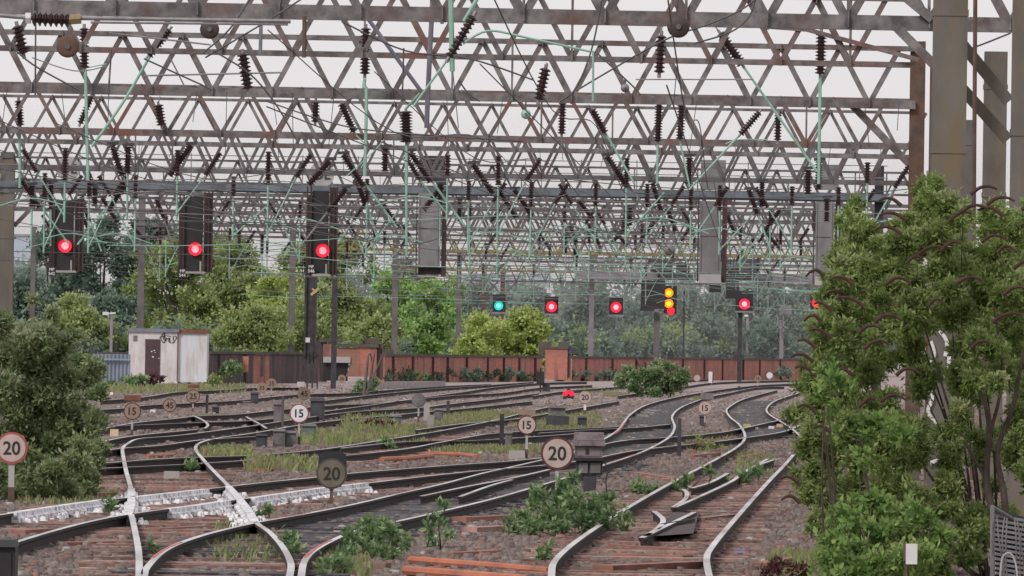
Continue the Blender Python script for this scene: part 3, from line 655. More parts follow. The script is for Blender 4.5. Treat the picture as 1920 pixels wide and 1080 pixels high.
arm('three hanging discs on a thin rod at upper left', Dof(262) - 1.1, [((297,196),(303,236))], [([(205,128),(202,250)], .008, 'wire'), ([(300,180),(297,196)], .012, 'galv')], ir=.10)
arm('slim dark insulator stack beside the left green post', Dof(262) - 1.2, [((172,180),(150,232))], [([(172,180),(180,172)], .02, 'galv')], ir=.07)
# lower rows of arms, generated from real positions along each gantry
grp = 'green arms and brown insulators hanging from the far gantries'
lbl = 'pale green arm with brown insulators hanging from a far truss gantry'
def lower_arm(gi, px, dz, seed, label=lbl, group=grp, scale=1.0):
    g = random.Random(seed); q = GA[gi]; t = q['tof'](px); pt = q['pt']; off = -.6; k = q['k']; HB = q['HB']
    root = thing('catenary_support', label, 'overhead line support', pt(t, HB - 2.3 * k, off), group)
    z0 = HB - .05; L = g.uniform(.5, .8) * k
    mb = MB(); insulator(mb, pt(t, z0 - .1, off), pt(t, z0 - .1 - L, off), .07 * k, 7); sg = g.choice((-1, 1)); kk = g.random()
    mb.build('insulator', MT['insul'], root)
    if kk < .65:
        a = pt(t + sg * 1.0 * k, z0 - .15 * k, off); b = pt(t + sg * .65 * k, z0 - .7 * k, off); mb = MB(); insulator(mb, a, b, .065 * k, 7); mb.build('insulator', MT['insul'], root)
    mb = MB(); bot = z0 - L - g.uniform(1.0, 1.7) * k; mb.tube([pt(t, z0 - .1 - L, off), pt(t, bot, off)], .027 * k, 5)
    if kk < .65: mb.tube([b, pt(t, bot + .15 * k, off)], .02 * k, 5)
    else: mb.tube([pt(t + sg * .9 * k, z0 - .9 * k, off), pt(t, bot + .1 * k, off)], .02 * k, 5)
    if g.random() < .6:
        mb.tube(smooth([pt(t, bot + .4 * k, off), pt(t + sg * .8 * k, bot + .55 * k, off), pt(t + sg * 1.7 * k, bot + .3 * k, off)], 4), .016 * k, 5)
    mb.build('tube', MT['green' if gi < 8 else 'greenfar'], root)
    if g.random() < .5:
        MB().tube([pt(t - 1.5 * k, bot + g.uniform(.2, .9) * k, off), pt(t + 1.3 * k, bot + g.uniform(.2, .9) * k, off)], .009 * k, 4).build('steady_rod', MT['galv'], root)
for gi, xs in {5: (82, 165, 252, 435, 685, 875, 992, 1113, 1209, 1291, 1345, 1480, 1567), 6: (368, 560, 622, 878, 990, 1055, 1170, 1332, 1440, 1522), 7: (130, 310, 700, 800, 930, 1102, 1200, 1240, 1385, 1460, 1600),
               8: (300, 430, 590, 720, 880, 1010, 1060, 1190, 1300, 1410, 1500), 9: (370, 500, 650, 740, 910, 1030, 1120, 1260, 1350, 1440, 1560), 10: (590, 680, 860, 960, 1080, 1182, 1230, 1320, 1420, 1500),
               11: (780, 905, 1000, 1140, 1210, 1290, 1380, 1470), 12: (880, 1050, 1170, 1250, 1340, 1440, 1520)}.items():
    for i, x in enumerate(xs):
        if gi < 9 or i % 3: lower_arm(gi, x, 0, gi * 100 + i)
for i, x in enumerate((120, 330, 500, 835, 930, 1170, 1620)): lower_arm(4, x, 0, 900 + i, 'pale green arm with brown insulators hanging just above the blue grey girder', 'green arms above the signal girder')

for gi, n_, d_ in ((4, 12, 'above'), (5, 16, 'behind'), (6, 12, 'below'), (7, 10, 'below'), (8, 8, 'well below')):
    g = random.Random(gi * 7)
    for i in range(n_):
        q = GA[gi]; k = q['k']; t_ = q['tof'](g.uniform(20 if gi < 8 else 320, 1680)); o_ = -.5; z_ = q['HB'] - g.uniform(0, .5) * k
        root = thing('hanging_insulator', 'dark brown insulator string with fittings hanging %s the blue grey girder' % d_, 'insulator', q['pt'](t_, z_, o_), 'insulator strings %s the signal girder' % d_)
        sl = g.choice((0, 0, .5, -.5, .25)) * k; mb = MB(); insulator(mb, q['pt'](t_, z_, o_), q['pt'](t_ + sl, z_ - g.uniform(.55, .8) * k, o_), .085 * k, 7); mb.build('insulator', MT['insul'], root)
        MB().bar(q['pt'](t_ - .12 * k, z_ + .03, o_), q['pt'](t_ + .15 * k, z_ + .05, o_), .08, .07 * k).build('clamp', MT['cabdark'], root)
        if g.random() < .6: MB().tube([q['pt'](t_ + sl, z_ - .65 * k, o_), q['pt'](t_ + sl * 2.6, z_ - 1.7 * k, o_)], .028 * k, 5).build('tube', MT['green' if g.random() < .6 else 'galv'], root)

# discs and weights
def weight(label, px, py, r, D, mat='disc', flat=.35, hang=30):
    t = thing('balance_pulley', label, 'pulley', P(px, py + r, D)); c = P(px, py, D); R = r * S(D)
    a = Vector((0, 1, 0)); mb = MB(); prof = [(q, R * math.sqrt(max(0, 1 - (2 * q - 1) ** 2)) + .002) for q in [i / 8 for i in range(9)]]
    mb.lathe(c - a * R * flat, c + a * R * flat, prof, 18); mb.build('wheel', MT[mat], t, smooth=True)
    mb = MB(); mb.bar(c + Vector((0, 0, R * .6)), P(px, py - r - hang, D), .03, .03); disc(mb, c, R * .25, c.y - R * flat - .02, 10); mb.build('hanger', MT['wire'], t)
weight('dark round pulley wheel hanging under the nearest beam at right', 1272, 50, 21, 116, hang=5)
weight('rusty brown pulley wheel at the top left beside the insulators', 127, 87, 21, 116, 'mastrust', hang=4)
weight('dark pulley wheel hanging from the nearest beam at upper left', 393, 55, 18, 116, hang=2)
weight('small grey egg shaped weight on a slanting wire', 1172, 165, 8, 125, 'galv', 1.0, 8)
weight('small green weight under the third beam', 986, 214, 9, 158, 'green', .8, 20)
weight('small pale weight hanging far back above the double yellow signal', 1255, 468, 11, 300, 'galv', .8, 8)
# rust rod
MBr = MB().tube([P(571, 30, 119), P(570, 108, 119)], .03, 6); tag(MBr.build('drop_rod', MT['mastrust']), 'rust red rod hanging from the nearest beam left of centre', 'rod')

# ------------------------------------------------------------------ wires
def wire(label, pts, r=.011, group='thin overhead wires', sag=0, mat='wire', name='overhead_wire'):
    w = smooth(pts, 6) if len(pts) > 2 else [pts[0].lerp(pts[1], i / 14) - Vector((0, 0, sag * 4 * (i / 14) * (1 - i / 14))) for i in range(15)]
    return tag(MB().tube(w, r, 4).build(name, MT[mat]), label, 'wire', group)
WL = 'thin catenary wire running back between the gantries'
for i, (xa, ya, Da, xb, yb, Db, zz) in enumerate((
   (-60, 352, 0, 1500, 560, 0, 0), (-80, 300, 0, 1300, 575, 0, 0), (100, 330, 0, 1600, 540, 0, 0), (-60, 400, 0, 1000, 590, 0, 0), (700, 260, 0, 1450, 560, 0, 0),
   (1250, 160, 0, 1380, 545, 0, 0), (900, 120, 0, 1330, 555, 0, 0), (300, 420, 0, 1250, 580, 0, 0), (-60, 470, 0, 900, 600, 0, 0), (500, 200, 0, 1400, 550, 0, 0))):
    for hz in (5.0, 5.9):
        def pz(px, py, z): # point at height z on the ray
            d = ray(px, py); return CAM + d * ((z - EYE) / d.z)
        a = pz(xa, ya, hz); b = pz(xb, yb, hz)
        if hz > 5.5: b = Vector((b.x, b.y, hz)); a = Vector((pz(xa, ya, 5.0).x, pz(xa, ya, 5.0).y, hz)); b = Vector((pz(xb, yb, 5.0).x, pz(xb, yb, 5.0).y, hz))
        N = 6
        pts = []
        for k in range(N + 1):
            q = a.lerp(b, k / N); pts.append(q); 
            if k < N and hz > 5.5: m_ = a.lerp(b, (k + .5) / N); pts.append(m_ - Vector((0, 0, .55)))
        wire(WL, pts, .009)
# cross-track wires and droppers in the gantry planes
g = random.Random(5)
CW = 'thin cross wire slung between gantry arms'
for i in range(110):
    gi = g.choice((3, 4, 5, 5, 6, 6, 7, 7, 8, 9, 10, 11, 12)); q = GA[gi]; x0 = g.uniform(-40 if gi < 8 else 400 if gi < 11 else 800, 1400); x1 = min(1700, x0 + g.uniform(150, 600))
    za = q['HB'] - g.uniform(.3, 2.3) * q['k']; zb_ = za + g.uniform(-.35, .35)
    wire(CW, [q['pt'](q['tof'](x0), za, -.9), q['pt'](q['tof'](x1), zb_, -.9)], .011 * q['k'], 'thin cross wires', g.uniform(-.1, .25), g.choice(('wire', 'galv', 'galv', 'green')))
for (lab, D, pts) in (('black cable looping across the top right corner', 117, [(1080,170),(1240,78),(1330,45),(1390,18),(1435,-15)]), ('thin cable curling down at the top right', 118, [(1300,82),(1370,60),(1405,30),(1418,-10)]),
    ('pale wire slanting down through the top centre', 118, [(1130,-10),(1110,90),(1080,165),(1050,190)]), ('dark wire rising to the top edge at upper left', 118, [(380,100),(430,55),(470,-5)]), ('second dark wire rising to the top edge at upper left', 118, [(385,108),(500,40),(570,-5)]),
    ('thin wire falling rightwards across the sky', 120, [(640,40),(760,95),(880,110),(1000,150)]), ('thin wire falling across the right part of the sky', 125, [(1120,100),(1190,165),(1200,180)]), ('thin wire falling left across the pale sky', 125, [(860,150),(878,175),(900,190)]),
    ('slack wire across the pale sky below the third beam', 150, [(500,190),(640,235),(760,250),(980,265)]), ('thin wire crossing the upper left sky', 118, [(10,75),(60,120),(150,170)]), ('vertical thin wire pair left of the green post', 118, [(67,30),(66,180)]), ('curved thin wire above the double beam left', 119, [(400,95),(470,140),(520,200),(560,270)]),
    ('thin wire below the second beam on the left', 120, [(270,110),(380,160),(400,170)]), ('thin vertical wire at the centre of the top', 119, [(757,90),(754,190)]), ('slack wire from the disc to the second beam', 119, [(1272,-10),(1268,30)]), ('straight thin wire at the right above the mast gap', 119, [(1810,95),(1850,80),(1895,62)])):
    wire(lab, [P(a, b, D) for a, b in pts], .012, None)
for i in range(46):
    gi = g.choice((1, 2, 3, 3, 4, 4, 5, 6, 7, 8)); q = GA[gi]; x = g.uniform(10, 1690); t_ = q['tof'](x); z1 = q['HB'] - g.uniform(.3, 1.2) * q['k']; 
    wire('thin vertical dropper wire in the tangle of gantries', [q['pt'](t_, q['HB'], -.4), q['pt'](t_ + g.uniform(-.15, .15), z1, -.4)], .007, 'thin dropper wires')

# ------------------------------------------------------------------ signal gantry (blue grey girder)
DS = 245
t = thing('signal_gantry', 'blue grey girder gantry carrying the big red signals and grey signal backs', 'signal gantry', (P(583, 700, DS).x, DS, GZ))
zg = P(960, 359, DS).z
xa, xb = P(-60, 345, DS).x, P(1664, 372, DS).x
mb = MB(); mb.box(xa, xb, DS, DS + .25, zg - .10, zg + .08); mb.build('girder', MT['girder'], t)
mb = MB(); mb.box(xa, xb, DS - .05, DS + .3, zg - .145, zg - .103); mb.build('bottom_flange', MT['black'], t)
mb = MB()
mb.tube([Vector((xa, DS + .02, zg + .55)), Vector((xb, DS + .02, zg + .55))], .014, 5); mb.tube([Vector((xa, DS + .02, zg + .9)), Vector((xb, DS + .02, zg + .9))], .014, 5)
for x in np.arange(xa, xb, 1.6): mb.tube([Vector((x, DS + .02, zg)), Vector((x, DS + .02, zg + .95))], .016, 5)
mb.build('handrail', MT['galv'], t)
cx = P(583, 700, DS).x
tc_ = thing('signal_column', 'black steel column with splayed feet below the third big red signal', 'column', (P(583, 655, 480).x, 480, GZ)); x_ = P(583, 655, 480).x; mb = MB(); zt_ = P(583, 500, 480).z
mb.box(x_ - .40, x_ - .31, 479.8, 480.3, 1.6, zt_); mb.box(x_ + .20, x_ + .29, 479.8, 480.3, 1.6, zt_); mb.box(x_ - .3, x_ + .2, 480, 480.08, 1.2, zt_); mb.build('shaft', MT['darkcol'], tc_)
for s_ in (-1, -.3, .35, 1): MB().bar((x_ + s_ * .3 - .05, 480, 1.9), (x_ + s_ * .45 - .05, 480, GZ), .1, .16).build('foot', MT['darkcol'], tc_)
mb = MB(); x_ = P(1649, 400, DS).x; mb.box(x_ - .13, x_ + .13, DS + .3, DS + .5, GZ, P(1649, 310, DS).z); mb.build('column', MT['darkcol'], t)
# yellow fitting on column
mb = MB(); mb.bar(P(583, 553, DS - .1), P(598, 540, DS - .1), .06, .07); mb.bar(P(585, 541, DS - .1), P(594, 548, DS - .1), .05, .05); mb.build('bracket', MT['yellow'], t)
MB().pbox(573, 633, 581, 642, DS - .1, .08).build('label_plate', MT['white'], t)
def lamp(root, px, py, r, D, glowm, corem, hood=True, core=.5):
    c = P(px, py, D); R = r * S(D)
    l = MB(); disc(l, c, R, D, 24, th=.03); lo = l.build('lens', MT[glowm], root)  # disc wider than the real lens, outer ring stands for bloom
    l = MB(); disc(l, c, R * core, D - .012, 18, th=.008); l.build('lit_core', MT[corem], lo)
    if hood:
        mb = MB(); n = 14; Rh = R * 1.12
        pts = [(math.cos(math.pi * k / n), math.sin(math.pi * k / n)) for k in range(n + 1)]
        vs = [(c.x + a * Rh, D - .0, c.z + b * Rh) for a, b in pts] + [(c.x + a * Rh, D - .22, c.z + b * Rh) for a, b in pts]
        mb.add(vs, [(k, k + 1, k + n + 2, k + n + 1) for k in range(n)]); mb.build('hood', MT['black'], root)
def bigsignal(label, x0, y0, x1, y1, lx, ly, num, plate):
    D = DS - .35
    t = thing('railway_signal', label, 'signal', P((x0 + x1) / 2, y1, D), 'big red signals hanging from the blue grey girder')
    sx = x1 - x0
    MB().pbox(x0 + sx * .2, y0, x1 - sx * .28, y1 - 6, D + .1, .12).build('backboard', MT['black'], t)
    mb = MB()
    for q in (0, .12, .74, .86, .97):
        a = x0 + sx * q; mb.pbox(a, y0 - 8, a + 3, y1 - 2, D, .05)
    mb.pbox(x0 + sx * .02, y0 + 8, x0 + sx * .2, y1 - 4, D + .2, .05); mb.pbox(x0 + sx * .76, y0 - 6, x1 - 1, y1 - 4, D + .2, .05)
    mb.build('cage', MT['blackred'], t)
    mb = MB(); mb.pbox(x0 + sx * .2, y1 - 5, x1 - sx * .22, y1 - 1, D - .25, .5); mb.pbox(x0 + sx * .62, y1 - 24, x0 + sx * .67, y1 - 5, D - .05, .04); mb.build('platform', MT['concrete'], t)
    lamp(t, lx, ly, 12.5, D - .02, 'red_glow', 'red_core', core=.55)
    px0, py0, px1, py1 = plate
    MB().pbox(px0, py0, px1, py1, D - .1, .02).build('number_plate', MT['black'], t)
    c = P((px0 + px1) / 2, (py0 + py1) / 2, D - .11); h = (py1 - py0) * S(D)
    mb = MB(); text(mb, 'MP', (c.x, c.y, c.z + h * .22), h * .30); text(mb, num, (c.x, c.y, c.z - h * .22), h * .34); mb.build('plate_lettering', MT['white'], t)
bigsignal('leftmost big red signal in a dark cage, plate reading MP 542', 92, 378, 156, 512, 122, 461, '542', (88, 500, 106, 518))
bigsignal('middle big red signal in a dark cage, plate reading MP 544', 335, 368, 398, 514, 366, 467, '544', (333, 503, 351, 521))
bigsignal('big red signal directly on the dark column, plate reading MP 546', 574, 358, 632, 519, 605, 470, '546', (576, 495, 591, 513))
def sigback(label, x0, y0, x1, y1, tray, up):
    D = DS - .35; t = thing('signal_backboard', label, 'signal', P((x0 + x1) / 2, y1, D), 'tall grey backs of signals on the girder')
    MB().pbox(x0, y0, x1 - 9, y1, D, .04).build('grey_panel', MT['panel'], t)
    mb = MB(); mb.pbox(x0 - 4, y0, x0 - 2, y1 + 16, D - .02, .2); mb.pbox(x1 - 7, y0 - 4, x1, y1 + 18, D + .02, .3); mb.pbox(x1 - 3, y0 - 4, x1 + 2, y1 + 18, D - .03, .1)
    mb.pbox(x0, y1 + 1, x1 - 4, y1 + 15, D + .2, .04); mb.build('cage', MT['blackred'], t)
    mb = MB(); mb.pbox(x0 - 1, y1 + (2 if tray else 17), x1 - 9, y1 + 19, D - .1, .4); mb.build('bottom_tray', MT['paneltray' if tray else 'concrete'], t)
    mb = MB(); mb.pbox(x0 + 1, y1 - (y1 - y0) * .52, x1 - 16, y1 - (y1 - y0) * .52 + 1.2, D - .01, .005); mb.pbox(x0 + 3, y0 + 4, x0 + 3.8, y1 - 4, D - .01, .005); mb.pbox(x1 - 13, y0 + 4, x1 - 12.2, y1 - 4, D - .01, .005); mb.build('seam', MT['cabdark'], t)
    if up: MB().pbox(x0 + 2, up, x1, y0 - 22, D + .5, .2).build('upper_box', MT['darkcol' if not tray else 'panel'], t)
sigback('tall grey signal back hanging left of centre below the girder', 784, 362, 835, 500, False, 292)
sigback('tall grey signal back with pale tray, right of centre', 1312, 378, 1361, 512, True, 300)
sigback('tall grey signal back with pale tray at the edge of the buddleia', 1529, 378, 1573, 516, True, 310)
# roundels above the girder
for (px, py, r, s_, lab) in ((603, 327, 24, 'OE', 'round pale indicator above the girder beside the dark column'), (128, 316, 23, 'OE', 'round pale indicator above the girder at far left')):
    D = DS + .6; t_ = thing('round_indicator', lab, 'sign', P(px, py + r, D)); c = P(px, py, D); R = r * S(D)
    mb = MB(); disc(mb, c, R, D, 24); mb.build('face', MT['paneltray'], t_); mb = MB(); text(mb, s_, (c.x, D - .02, c.z), R * .8); mb.build('lettering', MT['cabdark'], t_)

# slim post with grey lamp box behind
mb = MB(); D = 480; a = P(628, 520, D); mb.box(a.x - .15, a.x + .15, D, D + .3, GZ, a.z); tag(mb.build('slim_post', MT['darkcol']), 'slim dark post standing right of the dark signal column', 'post')

# far signals
def post(mb, px, ytop, D, w): a = P(px, ytop, D); mb.box(a.x - w / 2, a.x + w / 2, D, D + w, GZ, a.z)
def farsignal(label, px, py, r, D, gl, co, box, pw=None, group=None, ptop=None, extra=None, pmat='darkcol', postx=None):
    t = thing('railway_signal', label, 'signal', (P(px, 655, D).x, D, GZ), group)
    mb = MB(); mb.pbox(*box, D + .05, .3); mb.build('head', MT['black'], t)
    mb = MB(); mb.pbox(box[0] - 1, box[3], box[2] + 2, box[3] + 3, D - .1, .6); mb.pbox(box[0], box[1] - 12, box[0] + 1.5, box[1], D, .05); mb.pbox(box[2] - 1.5, box[1] - 12, box[2], box[1], D, .05); mb.build('bracket', MT['girder2'], t)
    lamp(t, px, py, r, D, gl, co)
    if pw: mb = MB(); post(mb, postx or px, ptop or box[3], D + .4, pw * S(D)); mb.build('post', MT[pmat], t)
    return t
farsignal('small blue green lit signal left of the small red ones', 935, 573, 8.5, 690, 'grn_glow', 'grn_core', (924, 552, 948, 585))
farsignal('small red signal with a white hood, left of the three small reds', 1034, 575, 10, 690, 'red_glow', 'red_core', (1021, 556, 1047, 588), group='small red signals')
farsignal('small red signal between the white hooded one and the double yellow', 1155, 576, 10, 690, 'red_glow', 'red_core', (1142, 558, 1168, 590), group='small red signals')
MB_ = MB().pbox(1025, 540, 1034, 549, 689, .3); tag(MB_.build('lamp_cover', MT['white']), 'small white cover above the small red signal', 'cover')
sg = farsignal('double yellow signal beside a large black box on a grey post', 1254, 549, 8.5, 688, 'yel_glow', 'yel_core', (1245, 536, 1269, 588), 11, ptop=585, pmat='mastfar', postx=1232)
lamp(sg, 1254, 569, 8.5, 688, 'yel_glow', 'yel_core'); lamp(sg, 1258, 583, 7, 687.8, 'red_glow', 'red_glow', False)
MB().pbox(1202, 526, 1247, 579, 684, 1.2).build('box', MT['black'], sg); MB().pbox(1200, 579, 1227, 583, 687.5, 1.4).build('ledge', MT['darkcol'], sg)
farsignal('red signal on a slim dark post right of the double yellow', 1396, 570, 10, 690, 'red_glow', 'red_core', (1379, 545, 1412, 583), 8, postx=1388)
farsignal('red signal half hidden by the buddleia at right', 1532, 567, 10, 690, 'red_glow', 'red_glow', (1520, 550, 1545, 580), group='small red signals')
t = thing('signal_gantry', 'lilac grey girder gantry behind the double yellow signal', 'signal gantry', (P(1232, 655, 695).x, 695, GZ))
a = P(1080, 520, 695); b = P(1600, 525, 695); zf = P(1340, 520, 695).z
MB().box(a.x, b.x, 695, 695.8, zf - .3, zf + .35).build('girder', MT['girder2'], t)
mb = MB()
for (x0, y0, x1, y1) in ((1221, 487, 1262, 512), (1268, 492, 1288, 512), (1362, 488, 1386, 560), (1345, 500, 1362, 512), (1330, 531, 1352, 548)): mb.pbox(x0, y0, x1, y1, 693.5, .8)
mb.build('box', MT['black'], t); MB().pbox(1388, 485, 1425, 512, 693.4, .8).build('hood', MT['cabdark'], t)
for x in (1110, 1232): mb = MB(); post(mb, x, 520, 696.2, .40); mb.build('leg', MT['girder2'], t)
# lattice signal mast on the right, light poles
t = thing('signal_mast', 'pale grey lattice topped post left of the buddleia', 'signal mast', (P(1466, 655, 780).x, 780, GZ))
mb = MB(); post(mb, 1466, 600, 780, .35); mb.build('post', MT['galv'], t)
mb = MB()
for (x0, y0, x1, y1) in ((1457, 588, 1459, 622), (1468, 588, 1470, 622), (1457, 600, 1470, 601), (1457, 612, 1476, 615), (1457, 588, 1470, 590)): mb.pbox(x0, y0, x1, y1, 779, .3)
mb.pbox(1463, 572, 1484, 590, 779.5, .5); mb.build('cage', MT['panel'], t)
def lightpole(label, px, ytop, D, w=.18, arm_=8):
    t = thing('lamp_post', label, 'lamp post', (P(px, 655, D).x, D, GZ)); mb = MB(); post(mb, px, ytop, D, w); mb.build('pole', MT['galv'], t)
    a = P(px, ytop, D); mb = MB(); mb.bar(a + Vector((-arm_ * S(D), 0, 0)), a + Vector((arm_ * S(D), 0, .05)), .1, .1); mb.box(a.x - arm_ * S(D) - .3, a.x - arm_ * S(D) + .1, D - .2, D + .2, a.z - .1, a.z + .1); mb.build('lantern', MT['white'], t)
lightpole('thin pale lamp post among the blue green trees at left', 209, 588, 560)
lightpole('thin pale lamp post right of the red signal on its slim post', 1402, 592, 900, .28, 1)
mb = MB(); post(mb, 63, 425, 330, .18); tag(mb.build('slim_post', MT['mastfar']), 'slim grey post right of the thick left mast', 'post')
mb = MB(); post(mb, 1283, 545, 820, .18); tag(mb.build('slim_post', MT['darkcol']), 'hair thin dark post right of the double yellow signal', 'post')

# ------------------------------------------------------------------ brick wall
def wallD(px): # plan line of the wall
    a = Vector((P(388, 655, 516).x, 516)); b = Vector((P(1540, 655, 800).x, 800))
    k = (px - 960) / F; # X = k*Y
    s_ = (a.x - k * a.y) / (-(b.x - a.x) + k * (b.y - a.y)); q = a.lerp(b, s_); return q.y
def wallseg(label, x0, x1, ztop, mat, cop=True, piers=0, name='brick_wall', th=.4, off=0.0, seed=1):
    D0, D1 = wallD(x0) + off, wallD(x1) + off; a = P(x0, 655, D0); b = P(x1, 655, D1); a.z = b.z = 0
    t = thing(name, label, 'wall', (a.x, a.y, GZ), None); zc = (GZ + ztop) / 2
    MB().bar((a.x, a.y, zc), (b.x, b.y, zc), th, ztop - GZ).build('brickwork', MT[mat], t)
    if cop: MB().bar((a.x, a.y - .02, ztop + .08), (b.x, b.y - .02, ztop + .08), th + .22, .16).build('coping', MT['coping'], t)
    g = random.Random(seed); d = (b - a).normalized(); n = Vector((d.y, -d.x, 0))
    if piers:
        mb = MB()
        for k in range(piers):
            c = a.lerp(b, (k + .5 + g.uniform(-.15, .15)) / piers) + n * (th / 2 + .06); mb.bar(c + Vector((0, 0, GZ)), c + Vector((0, 0, ztop)), .14, .3 + .2 * g.random())
        mb.build('pier', MT['brickdark'], t)
    return t
WT = 1.6
w1 = wallseg('sooty low brick wall with orange patches right of the white hut', 388, 470, WT + .05, 'brickdark', piers=2)
wallseg('weathered dark grey brick wall between the grey door and the dark column', 500, 592, WT + .05, 'brickdark', piers=0)
w3 = wallseg('stretch of brick wall holding a weathered grey door', 470, 500, WT, 'brick', cop=True)
D = wallD(485) - .35; MB().pbox(470, 665, 494, 706, D, .06).build('door', MT['cab'], w3)
D = wallD(440) - .32
mb = MB(); mb.pbox(392, 668, 404, 700, D, .05); mb.pbox(455, 668, 466, 698, D, .05); mb.build('orange_patch', MT['brick'], w1)
wallseg('long orange red brick wall with dark vertical streaks, left of the brick pier', 716, 1012, WT, 'brick', piers=9, seed=3)
wallseg('long red brick wall behind the round shrub, running right', 1068, 1545, WT, 'brick', piers=12, seed=5)
def block(mb, x0, y0, x1, y1, D, dep=1.0, mi=0): return mb.pbox(x0, y0, x1, y1, D, dep, mi)
D = wallD(650) - 3
t = thing('brick_outbuilding', 'brick outbuilding with a wedge painted as lit and dark opening by the column', 'building', (P(655, 655, D).x, D, GZ))
MB().pbox(592, 640, 612, 716, D + .6, 2).build('side_wall', MT['brickdark'], t)
MB().pbox(606, 645, 625, 668, D + .3, 1).build('upper_wall', MT['brick'], t)
MB().pbox(670, 650, 706, 706, D, 2.5).build('front_wall', MT['brick'], t)
p = [P(632, 652, D + .02), P(671, 652, D + .02), P(671, 706, D + .02), P(648, 706, D + .02), P(660, 680, D + .02), P(632, 676, D + .02)]
MB().add(p, [(0, 1, 2, 3, 4, 5)]).build('lit_wedge', MT['bricklight'], t)  # lit wedge of the outbuilding, its light put into paler brick
MB().pbox(606, 669, 657, 680, D - .1, .2).build('white_band', MT['paneltray'], t)
MB().pbox(606, 680, 652, 714, D + .3, .3).build('opening', MT['black'], t)
MB().pbox(706, 645, 718, 712, D + .3, 2).build('corner_pier', MT['brickdark'], t)
mb = MB(); mb.pbox(632, 645, 710, 651, D - .15, 3); mb.pbox(600, 635, 640, 642, D + .3, 2.5); mb.pbox(685, 634, 712, 645, D + .2, 1); mb.pbox(717, 655, 738, 664, D, 1); mb.build('roof_slab', MT['coping'], t)
D = wallD(1040) - 2
t = thing('brick_pier', 'stout orange brick pier with two dark caps in the middle of the wall', 'pier', (P(1042, 655, D).x, D, GZ))
mb = MB(); mb.pbox(1022, 652, 1064, 712, D, 2, 0, 1.0); mb.build('brickwork', MT['brick'], t)
mb = MB(); mb.pbox(1010, 641, 1033, 666, D + .3, 1.5); mb.pbox(1047, 641, 1068, 650, D + .2, 1.5); mb.pbox(1022, 650, 1066, 654, D - .1, 2.2); mb.pbox(1064, 652, 1070, 708, D + .2, 1.5); mb.build('cap', MT['coping'], t)
MB().add([P(1066, 648, D), P(1070, 647, D), P(1092, 663, D), P(1066, 663, D)], [(0, 1, 2, 3)]).build('sloping_fin', MT['cabdark'], t)

# ------------------------------------------------------------------ white hut
D = 510
t = thing('equipment_hut', 'white equipment hut with maroon door and black graffiti', 'hut', (P(300, 655, D).x, D, GZ))
MB().pbox(241, 622, 333, 720, D, 3.5).build('wall', MT['hut'], t)
MB().pbox(333.5, 624, 388, 716, D + .15, 3).build('side_wall', MT['hut2'], t)
mb = MB(); mb.pbox(239, 616, 336, 622.5, D - .15, 3.9); mb.build('roof', MT['hutroof'], t)
mb = MB(); mb.pbox(336, 618, 389, 625, D, 3.4); mb.pbox(332, 622, 334, 714, D - .06, .1); mb.build('rusty_edge', MT['rust'], t)
MB().pbox(272, 636, 300, 708, D - .06, .08).build('door', MT['door'], t)
MB().pbox(250, 629, 257, 639, D - .05, .06).build('vent', MT['cab'], t)
mb = MB()
for (x, y, s_) in ((283, 658, 2), (288, 656, 2), (285, 668, 2.4), (290, 660, 1.3), (297, 671, 1.6)): mb.pbox(x, y, x + s_ * 1.4, y + s_, D - .09, .01)
mb.build('sticker', MT['white'], t)
mb = MB()
for seg in ([(299,634),(304,628),(309,625),(306,636)], [(303,632),(312,629),(320,631)], [(309,628),(309,640),(306,643)], [(312,633),(311,640)], [(313,636),(317,634),(316,641)], [(318,633),(319,640)], [(325,630),(325,638),(329,638)], [(328,630),(331,632),(329,637)], [(301,633),(304,640),(308,642)], [(316,640),(322,643),(328,640)]):
    pts = smooth([P(a, b, D - .03) for a, b in seg], 4)
    for i in range(len(pts) - 1): mb.bar(pts[i], pts[i + 1], .01, .045, 0, Vector((1, 0, .013)))
mb.build('graffiti', MT['black'], t)
mb = MB(); q = P(173, 655, 505); q2 = P(245, 655, 505); n = 40; z1 = P(200, 664, 505).z; vs = []
for k in range(n + 1):
    x = q.x + (q2.x - q.x) * k / n; y = 505 + .07 * math.sin(k * 1.57); vs += [(x, y, GZ), (x, y, z1)]
mb.add(vs, [(2 * k, 2 * k + 2, 2 * k + 3, 2 * k + 1) for k in range(n)])
t = thing('corrugated_fence', 'blue grey corrugated sheet fence left of the white hut', 'fence', (q.x, 505, GZ)); mb.build('sheet', MT['corr'], t)
mb = MB(); mb.box(q.x, q2.x, 504.75, 504.85, z1 - .35, z1 - .25); mb.build('rail', MT['corr'], t); mb = MB(); mb.box(q.x + .3, q2.x - .2, 505.2, 505.6, z1, z1 + .12); mb.build('top_board', MT['coping'], t)
t = thing('low_shed', 'low pale shed with dark roof half hidden behind the left shrub', 'shed', (P(46, 655, 480).x, 480, GZ))
MB().pbox(20, 645, 70, 715, 480, 3).build('wall', MT['concrete'], t); MB().pbox(15, 636, 75, 645, 479.7, 3.5).build('roof', MT['coping'], t)
